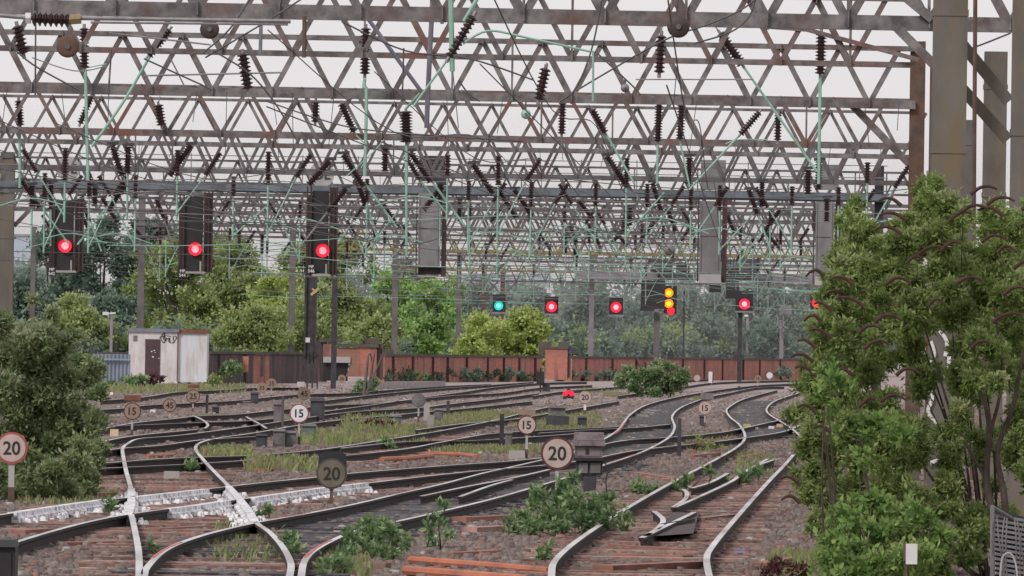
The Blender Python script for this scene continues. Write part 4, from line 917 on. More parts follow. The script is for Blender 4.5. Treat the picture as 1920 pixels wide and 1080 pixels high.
# far pale buildings
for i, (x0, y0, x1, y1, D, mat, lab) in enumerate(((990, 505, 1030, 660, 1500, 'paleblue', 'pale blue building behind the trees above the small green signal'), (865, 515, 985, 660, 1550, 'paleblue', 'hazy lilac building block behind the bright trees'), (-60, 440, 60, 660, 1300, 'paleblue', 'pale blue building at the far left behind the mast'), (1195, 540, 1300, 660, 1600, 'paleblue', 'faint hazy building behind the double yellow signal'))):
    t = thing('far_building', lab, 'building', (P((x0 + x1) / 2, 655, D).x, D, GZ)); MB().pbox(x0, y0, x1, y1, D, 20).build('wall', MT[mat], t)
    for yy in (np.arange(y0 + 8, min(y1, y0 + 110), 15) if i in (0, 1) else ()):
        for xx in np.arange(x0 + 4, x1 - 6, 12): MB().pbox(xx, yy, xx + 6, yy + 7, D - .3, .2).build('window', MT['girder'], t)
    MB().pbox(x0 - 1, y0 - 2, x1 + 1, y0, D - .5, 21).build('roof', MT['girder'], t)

# ------------------------------------------------------------------ background trees
def tree(label, px, ytop, ybase, w, D, pal, seed, name='broadleaf_tree', group=None, L=.5, dens=1.0):
    g = random.Random(seed); base = Vector((P(px, 655, D).x, D, GZ)); top = P(px, ytop, D).z; W = w * S(D) / 2; H = top - GZ
    t = thing(name, label, 'tree', base, group); big = []
    n = 26
    zc = H * .55
    for k in range(n):
        a = g.uniform(0, 6.283); el = g.uniform(-.8, 1); rr = math.sqrt(1 - el * el) * g.uniform(.35, 1)
        if k < 9: rr *= .6
        c = base + Vector((math.cos(a) * rr * W * .95, math.sin(a) * rr * W * .7, zc + el * H * .40))
        big.append((c, W * g.uniform(.26, .42)))
    sub = subblobs(big, 5, .55, seed)
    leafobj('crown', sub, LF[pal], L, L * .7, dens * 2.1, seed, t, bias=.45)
    mb = MB(); mb.tube([base, base + Vector((0, 0, H * .35)), base + Vector((W * .05, 0, H * .7))], W * .06 + .1, 7, 0, .06)
    for k in range(7):
        c, r = g.choice(big); s0 = base + Vector((0, 0, H * g.uniform(.2, .5))); mb.tube([s0, s0.lerp(c, .5) + Vector((0, 0, -.2)), c], .12, 5, 0, .03)
    mb.build('trunk', MT['barkfar'], t)
TL = [
 ('blue green tree at the far left edge behind the thick mast', 30, 520, 640, 170, 600, 'tblue'),
 ('tall blue green tree left of the leftmost big signal', 95, 425, 640, 150, 640, 'tblue'),
 ('tallest blue green tree between the two left signals', 190, 395, 640, 170, 620, 'tblue'),
 ('blue green tree behind the mast above the hut', 262, 405, 640, 130, 650, 'tblue'),
 ('olive green tree above the right end of the hut', 335, 440, 640, 200, 600, 'tolive'),
 ('big olive tree left of the grey brick wall', 440, 455, 640, 190, 610, 'tolive'),
 ('yellow green tree left of the dark column', 515, 495, 640, 120, 590, 'tyellow'),
 ('pale willow like tree behind the dark column', 580, 540, 640, 150, 580, 'tolive'),
 ('olive green tree behind the slim post right of the column', 640, 450, 640, 170, 640, 'tolive'),
 ('bright green tree below the tall grey signal back', 735, 500, 640, 150, 650, 'tbright'),
 ('brightest green tree right of the tall grey signal back', 815, 515, 640, 120, 640, 'tbright'),
 ('dense green shrubby tree under the grey signal back', 700, 590, 640, 120, 620, 'tolive'),
 ('yellow green low tree behind the brick pier, left', 905, 588, 650, 110, 680, 'tyellow'),
 ('yellow green low tree behind the brick pier, right', 985, 588, 650, 130, 690, 'tyellow'),
 ('small copper red tree between the green and red signals', 962, 585, 650, 50, 730, 'tred'),
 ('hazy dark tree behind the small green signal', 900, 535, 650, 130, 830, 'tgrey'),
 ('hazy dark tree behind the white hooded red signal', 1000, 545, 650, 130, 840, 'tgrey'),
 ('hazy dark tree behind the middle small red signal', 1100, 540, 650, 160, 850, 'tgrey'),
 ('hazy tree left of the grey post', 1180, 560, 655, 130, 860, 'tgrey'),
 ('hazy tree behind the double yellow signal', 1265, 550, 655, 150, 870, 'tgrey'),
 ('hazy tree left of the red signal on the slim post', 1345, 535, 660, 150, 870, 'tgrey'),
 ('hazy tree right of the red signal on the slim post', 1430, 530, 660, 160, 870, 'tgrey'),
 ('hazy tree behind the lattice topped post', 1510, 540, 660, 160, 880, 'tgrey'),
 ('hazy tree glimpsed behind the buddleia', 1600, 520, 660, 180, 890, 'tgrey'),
 ('low blue green tree behind the corrugated fence', 210, 560, 650, 120, 590, 'tblue'),
 ('low green bushy tree behind the hut roof', 130, 560, 650, 150, 570, 'tolive'),
 ('low green tree behind the orange wall, near the pale post', 1060, 610, 655, 120, 800, 'tblue'),
 ('low hazy tree behind the round shrub', 1225, 610, 655, 130, 830, 'tgrey'),
 ('low hazy tree at the wall right of the slim post', 1440, 610, 660, 140, 840, 'tblue'),
 ('low hazy tree at the wall left of the slim post', 1330, 605, 660, 130, 840, 'tgrey'),
 ('low olive tree above the grey brick wall', 480, 590, 650, 160, 560, 'tolive'),
 ('dark tree filling the gap right of the grey signal back', 870, 560, 650, 90, 760, 'tblue'),
 ('olive tree rising behind the second big signal', 400, 440, 640, 150, 660, 'tolive'),
 ('pale olive tree behind the dark column base', 560, 465, 640, 150, 665, 'tolive'),
 ('blue green tree in the gap left of the second big signal', 300, 420, 640, 120, 668, 'tblue'),
 ('hazy green tree rising behind the brightest tree', 780, 495, 650, 160, 762, 'tblue'),
]
for i, (lab, px, yt, yb, w, D, pal) in enumerate(TL):
    D += (15 if yt >= 585 else 120) if D < 770 else 60
    tree(lab, px, yt, yb, w, D, pal, 300 + i, L=.28 * D / 650, dens=1.0)
# hedge-like understorey so no ground line shows
und = []
gg = random.Random(3)
for k in range(90):
    px = -40 + k * 18 + gg.uniform(-8, 8); D = wallD(min(max(px, 400), 1540)) + 165; und.append((P(px, 655 - gg.uniform(-6, 34), D + gg.uniform(0, 12)), gg.uniform(.9, 1.7)))
for k in range(60):
    px = -40 + k * 30; und.append((P(px, 640 + gg.uniform(-40, 20), 930), 3.2))
tag(leafobj('undergrowth', und, LF['tgrey'][:2] + LF['tolive'][1:2], .42, .3, 2.0, 77), 'mass of scrub growing along the far side of the wall', 'undergrowth', kind='stuff')
und = []
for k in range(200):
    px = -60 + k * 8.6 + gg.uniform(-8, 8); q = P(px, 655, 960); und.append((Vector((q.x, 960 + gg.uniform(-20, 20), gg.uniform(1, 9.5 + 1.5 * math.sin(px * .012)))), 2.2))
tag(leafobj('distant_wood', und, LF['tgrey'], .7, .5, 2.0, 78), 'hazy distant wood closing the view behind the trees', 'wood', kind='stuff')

# ------------------------------------------------------------------ signs
def sign(label, px, py, dia, txt, ybase, face='signface', ring='signdark', ringw=.12, post2=None, dz=0, hood=None, grp=None, pw=.05, txtmat='black', yaw=0):
    b = G(px, ybase, GZ); D = b.y; r = dia / 2 * S(D); c = P(px, py, D)
    t = thing('speed_sign', label, 'speed sign', (c.x, D, GZ), grp)
    mb = MB(); disc(mb, c, r, D, 32, th=.02); mb.build('ring', MT[ring], t)
    mb = MB(); disc(mb, c, r * (1 - ringw), D - .008, 32, th=.006); mb.build('face', MT[face], t)
    if txt: mb = MB(); text(mb, txt, (c.x, D - .014, c.z), r * .86, sx=.95); mb.build('number', MT[txtmat], t)
    zt = c.z; zm = GZ + (c.z - r - GZ) * .42
    mb = MB(); mb.box(c.x - pw / 2, c.x + pw / 2, D + .025, D + .075, zm, zt); mb.build('upper_post', MT[post2 or 'paneltray'], t)
    mb = MB(); mb.box(c.x - pw / 2 - .004, c.x + pw / 2 + .004, D + .02, D + .08, GZ, zm); mb.build('lower_post', MT['mastrust'], t)
    return t, c, D, r
sign('large 20 speed sign with red ring at the left edge, under the shrub', 22, 840, 60, '20', 945, ring='signred', pw=.085, ringw=.14)
sign('large 20 speed sign with rusty ring in front of the grey cabinet', 1045, 850, 62, '20', 945, ring='signdark', ringw=.13)
t, c, D, r = sign('grimy dark 20 speed sign on a hooded plate in the middle', 622, 888, 58, '20', 945, face='signgrey', ring='barkfar', post2='mastrust')
mb = MB(); pts = [(598,852),(610,846),(636,846),(649,852),(650,880),(640,912),(622,918),(606,912),(596,880)]; vs = [P(a, b, D + .03) for a, b in pts] + [P(a, b, D + .05) for a, b in pts]; n = len(pts)
mb.add(vs, [tuple(range(n))[::-1], tuple(range(n, 2 * n))] + [(k, (k + 1) % n, (k + 1) % n + n, k + n) for k in range(n)]); mb.build('backing_plate', MT['black'], t)
t, c, D, r = sign('15 speed sign with dark rim in the grass left of the large 20 sign', 988, 797, 36, '15', 862)
MB().pbox(971, 768, 1004, 778, D, .05).build('top_plate', MT['signtan'], t)
sign('clean white 15 speed sign with bright red ring', 561, 775, 36, '15', 838, face='signwhite', ring='signred', ringw=.12)
t, c, D, r = sign('small 45 speed sign just above the red ringed 15 sign', 570, 738, 25, '45', 800, face='signtan', ring='signtan')
MB().pbox(557, 716, 571, 725, D, .2).build('white_cap', MT['white'], t)
t, c, D, r = sign('brownish 15 speed sign with rusty fitting above, near the shrub', 248, 771, 33, '15', 818, face='signtan', ring='signdark')
MB().pbox(233, 741, 264, 751, D, .1).build('top_fitting', MT['rust'], t)
sign('tan 45 speed sign between the brownish 15 and the 25 signs', 318, 760, 26, '45', 792, face='signtan', ring='signdark')
t, c, D, r = sign('small 25 speed sign on a white foot in front of the hut', 362, 743, 26, '25', 772, face='signtan', ring='signdark')
MB().pbox(352, 721, 374, 728, D, .1).build('top_fitting', MT['rust'], t)
sign('tiny 33 speed sign, left one of a pair', 491, 727, 19, '33', 748, face='signtan', ring='signtan')
sign('tiny 25 speed sign, right and upper one of a pair', 509, 719, 19, '25', 748, face='signtan', ring='signtan')
sign('tiny 20 speed sign beside the slim dark post', 641, 710, 15, '20', 732, face='signtan', ring='signtan')
sign('20 speed sign right of the red ground lamps', 1097, 745, 25, '20', 777, face='signface', ring='signtan', post2='white', pw=.09)
t, c, D, r = sign('italic 15 speed sign between the two right hand tracks', 1322, 765, 26, '15', 802, face='signface', ring='signtan')
MB().pbox(1314, 737, 1338, 749, D, .2).build('top_fitting', MT['cabpink'], t)
sign('tiny pale round sign in front of the red wall, left of its twin', 1307, 709, 13, None, 725, ring='signtan')
sign('tiny 15 sign in front of the red wall at right', 1421, 710, 13, '15', 728, face='signtan', ring='signtan')
sign('tiny bluish white round sign near the dark shrub by the wall', 1443, 704, 12, None, 716, face='signwhite', ring='signwhite')
t, c, D, r = sign('back of a grey round sign beside white marker posts', 785, 751, 26, None, 792, face='cab', ring='cabgreen')

# ------------------------------------------------------------------ lineside equipment
def cab(label, x0, y0, x1, y1, mat, name='lineside_cabinet', roof=None, depth=.5, group=None, legs=False, door=True):
    D = G((x0 + x1) / 2, y1, GZ).y; t = thing(name, label, 'cabinet', (P((x0 + x1) / 2, y1, D).x, D, GZ), group)
    MB().pbox(x0, y0 + (y1 - y0) * .14, x1, y1, D, depth).build('body', MT[mat], t)
    MB().pbox(x0 - 1.2, y0, x1 + 1.2, y0 + (y1 - y0) * .14, D - .06, depth + .12, 0, .9).build('lid', MT[roof or mat], t)
    if door: MB().pbox(x0 + (x1 - x0) * .12, y0 + (y1 - y0) * .25, x1 - (x1 - x0) * .12, y1 - (y1 - y0) * .12, D - .015, .02).build('door', MT[mat], t)
    return t
cab('grey cabinet with twin doors left of the post with the white 15 sign', 512, 804, 534, 838, 'cab'); cab('low grey cabinet next to the twin door cabinet', 535, 808, 555, 838, 'cab')
cab('dark small box at the left of the cabinet row', 480, 814, 500, 838, 'cabdark'); cab('teal grey cabinet behind the red ringed sign', 566, 795, 592, 825, 'cabgreen')
cab('dark square box behind the small 45 sign', 582, 746, 608, 790, 'cabdark'); cab('brownish box with white scribble on a thin post', 513, 752, 530, 800, 'cabpink')
cab('green grey box in the weeds left of the marker posts', 729, 779, 752, 796, 'cabgreen'); cab('grey box behind the white marker posts', 815, 766, 831, 790, 'cab')
cab('small dark box right of the two tier cabinet', 1083, 781, 1100, 803, 'cabdark'); cab('small grey box by the dark stake in the grass', 947, 808, 960, 842, 'cab'); cab('dark trackside box left of the tiny signs', 470, 735, 484, 757, 'cabdark')
cab('black box cut off by the bottom left corner', -30, 1012, 28, 1110, 'black'); cab('dark rubbish pile box beside the right 15 sign', 1312, 778, 1324, 800, 'cabdark'); cab('dark box below the 25 sign by the hut', 398, 762, 410, 775, 'cabdark')
cab('pinkish box on the ground beyond the hut shrubs', 455, 752, 470, 760, 'cabpink')
# two tier dark cabinet
D = G(1046, 803, GZ).y; t = thing('lineside_cabinet', 'dark two tier cabinet in the grass right of the 15 sign', 'cabinet', (P(1046, 803, D).x, D, GZ))
MB().pbox(1028, 765, 1060, 779, D, .6).build('upper_box', MT['cab'], t); MB().pbox(1024, 780, 1067, 803, D - .1, .7).build('lower_box', MT['cabdark'], t); MB().pbox(1030, 760, 1062, 765, D - .1, .8).build('lid', MT['cabpink'], t)
# main grey cabinet
D = G(1102, 925, GZ).y; t = thing('lineside_cabinet', 'big dusty grey cabinet with ribbed lid behind the large 20 sign', 'cabinet', (P(1102, 925, D).x, D, GZ))
mb = MB(); mb.pbox(1074, 826, 1135, 836, D - .1, .6, 0, 1); mb.pbox(1076, 811, 1133, 825.5, D - .08, .55, 0, .96); mb.build('lid', MT['cabpink'], t)
MB().pbox(1078, 836.5, 1130, 858, D, .42).build('body', MT['cabpink'], t); MB().pbox(1082, 840, 1126, 855, D - .012, .012).build('door', MT['cabpink'], t)
mb = MB(); mb.pbox(1098, 842, 1104, 851, D - .03, .02); mb.pbox(1076, 858.5, 1131, 864, D - .03, .5); mb.build('hasp', MT['black'], t)
mb = MB(); mb.pbox(1080, 864.5, 1130, 890, D + .08, .3); mb.pbox(1094, 890, 1118, 928, D + .1, .22); mb.build('pedestal', MT['cabdark'], t)
mb = MB(); mb.pbox(1085, 868, 1102, 887, D + .05, .03); mb.pbox(1107, 868, 1126, 887, D + .05, .03); mb.build('junction_box', MT['cab'], t)
MB().tube(smooth([P(1130, 862, D), P(1140, 880, D), P(1136, 900, D), P(1138, 930, D)], 4), .012, 5).build('cable', MT['black'], t)
# stakes & posts
def stake(label, px, y0, y1, w, mat='darkcol', name='wooden_stake'):
    D = G(px, y1, GZ).y; mb = MB(); mb.pbox(px - w / 2, y0, px + w / 2, y1 + 2, D, .08); tag(mb.build(name, MT[mat]), label, 'stake')
stake('dark stake in the grass left of the 15 sign', 941, 776, 838, 8); stake('dark stake between the right hand tracks', 1274, 784, 858, 7); stake('grey post rising behind the cabinet row', 530, 742, 806, 5, 'mastfar')
stake('white marker post, upper of two beside the grey sign back', 800, 756, 790, 11, 'paneltray', 'marker_post'); stake('white marker post, lower of two beside the grey sign back', 807, 778, 804, 12, 'paneltray', 'marker_post')
stake('small white board on a peg in front of the red wall', 1332, 697, 722, 7, 'white', 'marker_post'); stake('dark peg beside the small white board', 1335, 708, 722, 3); stake('short dark peg between the far right tracks', 1386, 724, 734, 5)
stake('dark stub beside the small 25 sign', 388, 740, 775, 5); stake('dark upright by the grass verge', 840, 752, 780, 6)
# dwarf signals
D = G(1066, 756, GZ).y; t = thing('ground_signal', 'red lit ground signal with twin lamps and black cap', 'signal', (P(1066, 756, D).x, D, GZ))
MB().pbox(1056, 734, 1076, 748, D + .02, .2).build('housing', MT['black'], t); lamp(t, 1060, 738, 4.6, D, 'red_glow', 'red_glow', False); lamp(t, 1072, 738, 4.6, D, 'red_glow', 'red_glow', False); lamp(t, 1066, 735, 3, D - .01, 'red_glow', 'red_glow', False)
MB().pbox(1062, 727, 1070, 734, D, .15, 0, .5).build('cap', MT['black'], t); MB().pbox(1062, 747, 1071, 756, D, .12).build('foot', MT['concrete'], t)
D = G(1014, 736, GZ).y; t = thing('ground_signal', 'unlit black dwarf signal in front of the brick pier', 'signal', (P(1014, 736, D).x, D, GZ))
MB().pbox(1006, 697, 1021, 719, D, .3).build('head', MT['black'], t); MB().pbox(1012, 690, 1015, 736, D + .1, .1).build('post', MT['black'], t); MB().pbox(1017, 719, 1031, 734, D + .2, .4).build('cover', MT['darkcol'], t)
# white box on post bottom right
D = 84; t = thing('post_box_marker', 'pinkish white box on a dark post among the bright leaves at bottom right', 'marker', (P(1707, 1080, D).x, D, GZ))
MB().pbox(1699, 1020, 1720, 1058, 81.5, .12).build('box', MT['white'], t); MB().pbox(1694, 1018, 1701, 1085, 81.6, .08).build('post', MT['mastrust'], t)

# pipes, timber, litter
def lay(label, name, pts, r, mat, cat, z=GZ, n=8):
    w = [G(a, b, z + r) for a, b in pts]; return tag(MB().tube(w, r, n).build(name, MT[mat]), label, cat)
lay('upper orange pipe lying at the bottom centre', 'orange_pipe', [(770,1050),(900,1060),(1030,1071)], .045, 'orange', 'pipe'); lay('lower orange pipe lying at the bottom centre', 'orange_pipe', [(762,1070),(860,1078),(990,1088)], .055, 'orange', 'pipe')
lay('orange duct lying beside the rusty rails in the middle', 'orange_pipe', [(715,862),(760,860),(810,855)], .06, 'orange', 'pipe'); lay('second orange duct right of the first in the middle', 'orange_pipe', [(808,851),(860,852),(897,856)], .05, 'orange', 'pipe'); lay('short orange peg sticking up by the ducts', 'orange_pipe', [(802,842),(808,852)], .04, 'orange', 'pipe')
lay('short orange strip on the ballast at left', 'orange_strip', [(478,882),(520,881)], .03, 'orange', 'strip'); lay('orange strip on the ballast below the crossing rails', 'orange_strip', [(275,856),(325,853)], .04, 'orange', 'strip')
def plank(label, x0, y0, x1, y1, w, mat='timber', h=.04):
    a, b = G(x0, y0, GZ + h), G(x1, y1, GZ + h); tag(MB().bar(a, b, w, h * 2).build('loose_timber', MT[mat]), label, 'timber')
g = random.Random(21)
PL = [(1250,838,1300,846),(1295,857,1345,852),(1190,887,1265,898),(1385,858,1430,850),(850,952,935,948),(860,975,950,972),(880,995,945,992),(640,1060,728,1062),(1080,990,1110,985),(955,985,1060,975),(35,1000,90,996),(290,995,380,990),(310,1018,390,1016),(50,955,100,948),(110,1020,210,1018),(120,935,210,928),(1300,1060,1130,1068),(1150,1025,1300,1035),(1160,1042,1290,1046),(1425,1060,1480,1050),(1310,975,1372,968),(1300,1000,1350,1000),(840,1040,930,1035),(180,1060,240,1055)]
for i, (a, b, c, d) in enumerate(PL): plank('reddish loose timber lying on the ballast', a, b, c, d, g.uniform(.12, .25), g.choice(('timber', 'sleeper', 'timber')), g.uniform(.02, .045))
for o in list(COL.objects):
    if o.name.startswith('loose_timber'): o['group'] = 'loose timbers lying on the ballast'
def slab(label, name, x0, y0, x1, y1, mat, cat, depth=.3): D = G((x0 + x1) / 2, y1, GZ).y; tag(MB().pbox(x0, y0, x1, y1, D, depth, 0, .92).build(name, MT[mat]), label, cat)
slab('pale concrete block on the ballast left of the crossing', 'concrete_block', 306, 884, 337, 903, 'concrete', 'block'); slab('yellow cover between the rails above the crossing', 'yellow_cover', 295, 820, 328, 827, 'yellow', 'cover')
slab('tan block left of the curved rail', 'stone_block', 206, 805, 222, 818, 'cream', 'block'); slab('yellow block on the far right crossing, left', 'yellow_cover', 1393, 795, 1408, 803, 'yellow', 'cover'); slab('cream block on the far right crossing, right', 'yellow_cover', 1456, 795, 1472, 803, 'cream', 'cover')
slab('yellow box on the rail by the knuckle of the crossing', 'yellow_cover', 300, 937, 312, 948, 'yellow', 'cover'); slab('orange yellow point box beside the right knuckle', 'yellow_cover', 468, 938, 482, 955, 'yellow', 'cover'); slab('scrap of blue plastic on the ballast by the right track', 'plastic_litter', 1376, 1032, 1398, 1042, 'blue', 'litter')
slab('white yellow box lying by the middle rails', 'yellow_cover', 690, 838, 702, 846, 'cream', 'cover'); slab('flat concrete cover near the 15 sign foot', 'concrete_block', 953, 845, 985, 862, 'concrete', 'block')
slab('white rock near the distant 25 sign', 'stone_block', 281, 768, 292, 774, 'white', 'block'); slab('small white rock beyond the brown 15 sign', 'stone_block', 206, 735, 212, 741, 'white', 'block')
slab('small pale lump between the far right rails, left', 'stone_block', 1410, 801, 1422, 808, 'white', 'block'); slab('small pale lump between the far right rails, right', 'stone_block', 1441, 799, 1452, 806, 'white', 'block')
t = MB(); a, b = G(700, 722, GZ + .2), G(828, 720, GZ + .2); t.bar(a, b, .5, .35); tag(t.build('cable_trough', MT['concrete']), 'long pale grey cable trough below the brick wall', 'trough')
t = MB(); a, b = G(487, 708, GZ + .3), G(545, 707, GZ + .3); t.bar(a, b, .4, .5); tag(t.build('platform_slab', MT['concrete']), 'pale slab lying against the grey brick wall', 'slab')
# ribbed fence bottom right
t = thing('ribbed_fence', 'grey ribbed fence panel with a pale top rail in the bottom right corner', 'fence', (P(1890, 1080, 70).x, 70, GZ))
mb = MB()
for k in range(16):
    y = 962 + k * 9; mb.bar(P(1862 + k * .2, y + 4, 70), P(1990, y + 26, 71), .03, .022)
mb.build('rib', MT['fence'], t)
mb = MB(); g = random.Random(4)
for k in range(14):
    x = 1864 + k * 9; mb.tube(smooth([P(x + g.uniform(-4, 4), 965 + k * 2, 69.9), P(x + g.uniform(-6, 8), 1010, 69.85), P(x + g.uniform(-8, 8), 1060, 69.9), P(x + g.uniform(-4, 4), 1130, 69.9)], 4), .006, 4)
mb.build('mesh_wire', MT['cab'], t)
mb = MB(); mb.add([P(1862, 955, 70.1), P(1990, 985, 71.1), P(1990, 1130, 71.1), P(1862, 1130, 70.1)], [(0, 1, 2, 3)]); mb.build('panel', MT['cabdark'], t)
mb = MB(); mb.tube([P(1860, 950, 69.9), P(1880, 962, 70), P(1900, 974, 70.3), P(1990, 988, 71)], .016, 6); mb.tube([P(1861, 950, 69.9), P(1861, 1120, 69.9)], .02, 6); mb.build('top_rail', MT['cab'], t)
MB().tube(smooth([P(1875, 1085, 69.5), P(1880, 1045, 69.5), P(1895, 1038, 69.5), P(1905, 1060, 69.5), P(1908, 1090, 69.5)], 5), .008, 5).build('cable', MT['paneltray'], t)

# ------------------------------------------------------------------ shrubs and weeds
def gb(px, py): q = G(px, py, GZ); return (q.x, q.y, GZ)
def inpoly(x, y, P_):
    r = False
    for k in range(len(P_)):
        (a, b), (c, d) = P_[k], P_[k - 1]
        if (b > y) != (d > y) and x < (c - a) * (y - b) / (d - b) + a: r = not r
    return r
BP = [(1690,395),(1735,350),(1775,395),(1850,400),(1945,390),(1945,950),(1880,985),(1850,1060),(1560,1040),(1510,930),(1478,890),(1530,850),(1512,780),(1512,700),(1548,665),(1525,625),(1562,560),(1575,490),(1585,400),(1610,395),(1630,470),(1670,470)]
gb_ = random.Random(12); BUD = []
while len(BUD) < 330:
    x, y = gb_.uniform(1475, 1945), gb_.uniform(345, 1060)
    if not inpoly(x, y, BP): continue
    if 1722 < x < 1788 and 600 < y < 890 and gb_.random() < .93: continue
    if 1840 < x < 1910 and 700 < y < 960 and gb_.random() < .7: continue
    if y > 560 and x > 1800 and gb_.random() < .3: continue
    BUD.append((x, y, gb_.uniform(20, 38), gb_.uniform(85.5, 92)))
for (x_, y_, r_) in ((1590,400,9),(1597,415,10),(1605,432,12),(1585,425,9),(1745,348,11),(1738,362,13),(1752,375,14),(1725,385,14),(1808,385,12),(1800,405,14),(1850,395,10),(1700,410,14),(1570,520,14),(1560,575,14),(1540,640,14),(1528,690,14),(1492,880,12),(1500,905,14),(1905,425,12),(1880,405,10),(1640,455,14)): BUD.append((x_, y_, r_, 85.5))
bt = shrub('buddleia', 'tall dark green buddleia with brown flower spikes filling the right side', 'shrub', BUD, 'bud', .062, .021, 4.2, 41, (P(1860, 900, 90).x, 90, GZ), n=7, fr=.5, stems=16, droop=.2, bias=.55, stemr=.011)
mb = MB()
for seg, r in (([(1890,1150),(1870,1000),(1850,900),(1855,800),(1840,740),(1800,690)], .05), ([(1880,1150),(1885,950),(1870,850),(1900,760),(1920,650)], .045), ([(1850,900),(1790,790),(1760,700),(1730,600)], .02), ([(1855,820),(1880,700),(1860,560)], .022)):
    mb.tube(smooth([P(a, b, 86.5) for a, b in seg], 4), r, 7, 0, r * .35)
mb.build('trunk', MT['bark'], bt)
g = random.Random(9)
SP = [(1780,400,1),(1800,385,1),(1850,370,1),(1880,390,-1),(1905,420,1),(1560,570,-1),(1590,545,-1),(1640,590,1),(1700,480,1),(1720,465,1),(1765,455,1),(1840,440,1),(1700,400,-1),(1690,372,-1),(1690,425,-1),(1540,590,-1),(1530,640,-1),(1560,620,-1),(1525,665,-1),(1530,690,-1),(1610,610,1),(1790,520,1),(1880,540,1),(1860,590,1),(1900,490,1),(1620,640,1),(1660,520,1),(1740,560,1),(1600,520,-1),(1915,380,1),(1820,350,1),(1560,800,-1),(1610,750,1),(1650,740,1),(1600,690,-1),(1820,640,1),(1530,760,-1),(1500,895,-1),(1680,690,1),(1870,460,1),(1545,505,-1),(1580,740,-1),(1500,930,-1),(1620,560,-1)]
for (x, y, s_) in SP:
    L = g.uniform(30, 55); D = 85 + g.uniform(-.5, .5); a_ = g.uniform(-10, 6); pts = [P(x, y + 14, D), P(x + s_ * L * .35, y + 2, D), P(x + s_ * L * .7, y + 1 + a_ * .5, D), P(x + s_ * L, y + 8 + a_, D)]
    MB().tube(smooth(pts, 4), .024, 6, 0, .012).build('flower_spike', MT['spike'], bt)
shrub('sapling', 'bright green leafy sapling at the bottom right in front of the buddleia', 'shrub', [(1600,1010,55,82),(1660,1000,50,82),(1580,1060,55,82),(1640,1070,60,82),(1710,1040,45,82),(1650,940,35,83),(1580,970,30,83),(1720,970,35,83),(1760,1010,35,83),(1560,1010,30,82),(1620,960,40,82.5),(1690,950,35,83),(1740,1050,40,82),(1690,1085,50,82),(1560,1090,40,82)], 'bright', .075, .042, 2.6, 42, (P(1630, 1080, 82).x, 82, GZ), n=8, fr=.4, stems=8)
shrub('sapling', 'vivid green leafy sapling halfway up the right hand thicket', 'shrub', [(1640,800,45,84),(1600,830,40,84),(1680,810,35,84),(1630,860,35,84),(1600,790,25,84)], 'bright', .075, .042, 2.6, 43, (P(1640, 1080, 84).x, 84, GZ), n=8, fr=.4, stems=5)
shrub('sapling', 'yellowish green sapling at the left fringe of the thicket', 'shrub', [(1550,700,28,84),(1575,725,30,84),(1545,740,25,84),(1555,770,24,84)], 'bright', .07, .04, 2.6, 44, (P(1570, 1000, 84).x, 84, GZ), n=8, fr=.4, stems=4)
LB = [(60,640,45,127),(20,650,50,127),(110,650,40,127),(150,700,35,128),(60,700,60,128),(120,740,50,128),(20,740,50,128),(150,780,40,128),(80,800,60,129),(20,830,50,130),(130,840,50,129),(165,820,28,128),(70,870,50,130),(150,880,35,129),(110,900,40,128),(40,890,40,129),(180,740,20,127),(175,860,22,127),(90,600,25,127),(0,610,30,127),(140,640,20,127),(175,690,24,127),(180,790,26,127),(165,900,26,128),(20,900,40,129),(185,840,18,127),(60,560,10,127),(100,700,50,128),(60,860,60,128),(110,790,60,128),(30,780,60,128),(30,925,26,127),(80,928,26,127),(130,920,26,127),(170,915,18,127),(100,890,36,126),(50,880,40,126),(150,850,36,126),(-10,900,30,127)]
lb = shrub('willow_shrub', 'grey green bushy shrub behind the large 20 sign at the left edge', 'shrub', LB, 'left', .085, .036, 3.6, 45, (P(100, 950, 129).x, 129, GZ), n=12, fr=.42, stems=3, bias=.5, stemr=.014)
wd = 'green weeds growing between the tracks'
def weed(label, lst, pal, seed, base, L=.08, W=.035, dens=2.2, stems=6):
    D = G(*base, GZ).y; k = D / 90
    shrub('weed_clump', label, 'weeds', [(a, b, r, D) for a, b, r in lst], pal, L * min(k, 1.8), W * min(k, 1.8), dens, seed, gb(*base), n=8, fr=.42, stems=stems, stemr=.006, stemmat='bark')
weed('large leafy green clump in front of the large 20 sign post', [(985,975,32),(1030,960,38),(1080,955,35),(1120,960,28),(1060,925,26),(1075,895,12),(1140,975,15),(1000,940,22),(1045,990,20)], 'weed', 51, (1060, 1005), dens=2.6)
weed('pale leafy weed at the right of the large clump', [(1168,965,18),(1175,985,15)], 'weed', 52, (1170, 1000)); weed('low leafy weeds filling the base of the large clump', [(960,985,22),(1000,995,22),(1040,975,28),(1090,985,24),(1110,940,24),(1010,930,20),(1140,950,22),(1075,935,24)], 'weed', 70, (1050, 1008), dens=2.6)
weed('dark low weed right of the grey cabinet', [(1205,912,16),(1190,918,12),(1220,918,12)], 'weed', 53, (1205, 930)); weed('low weed along the left rail of the right track', [(1262,915,14),(1285,905,12),(1330,885,12)], 'weed', 54, (1280, 925))
weed('bushy green weed between the two lower left tracks', [(690,1000,28),(715,985,25),(665,1020,26),(740,1010,20),(710,1025,28)], 'weed', 55, (705, 1045), dens=2.5); weed('pale upright weed right of the bushy one', [(820,970,18),(830,945,10),(805,990,16),(840,1000,18),(810,1020,16)], 'weed', 56, (820, 1032), dens=1.6)
weed('spreading green weeds around the bushy clump', [(650,1040,26),(700,985,22),(735,995,22),(690,1040,30),(660,1000,20),(760,1020,16),(720,1035,24)], 'weed', 76, (700, 1050), dens=2.4)
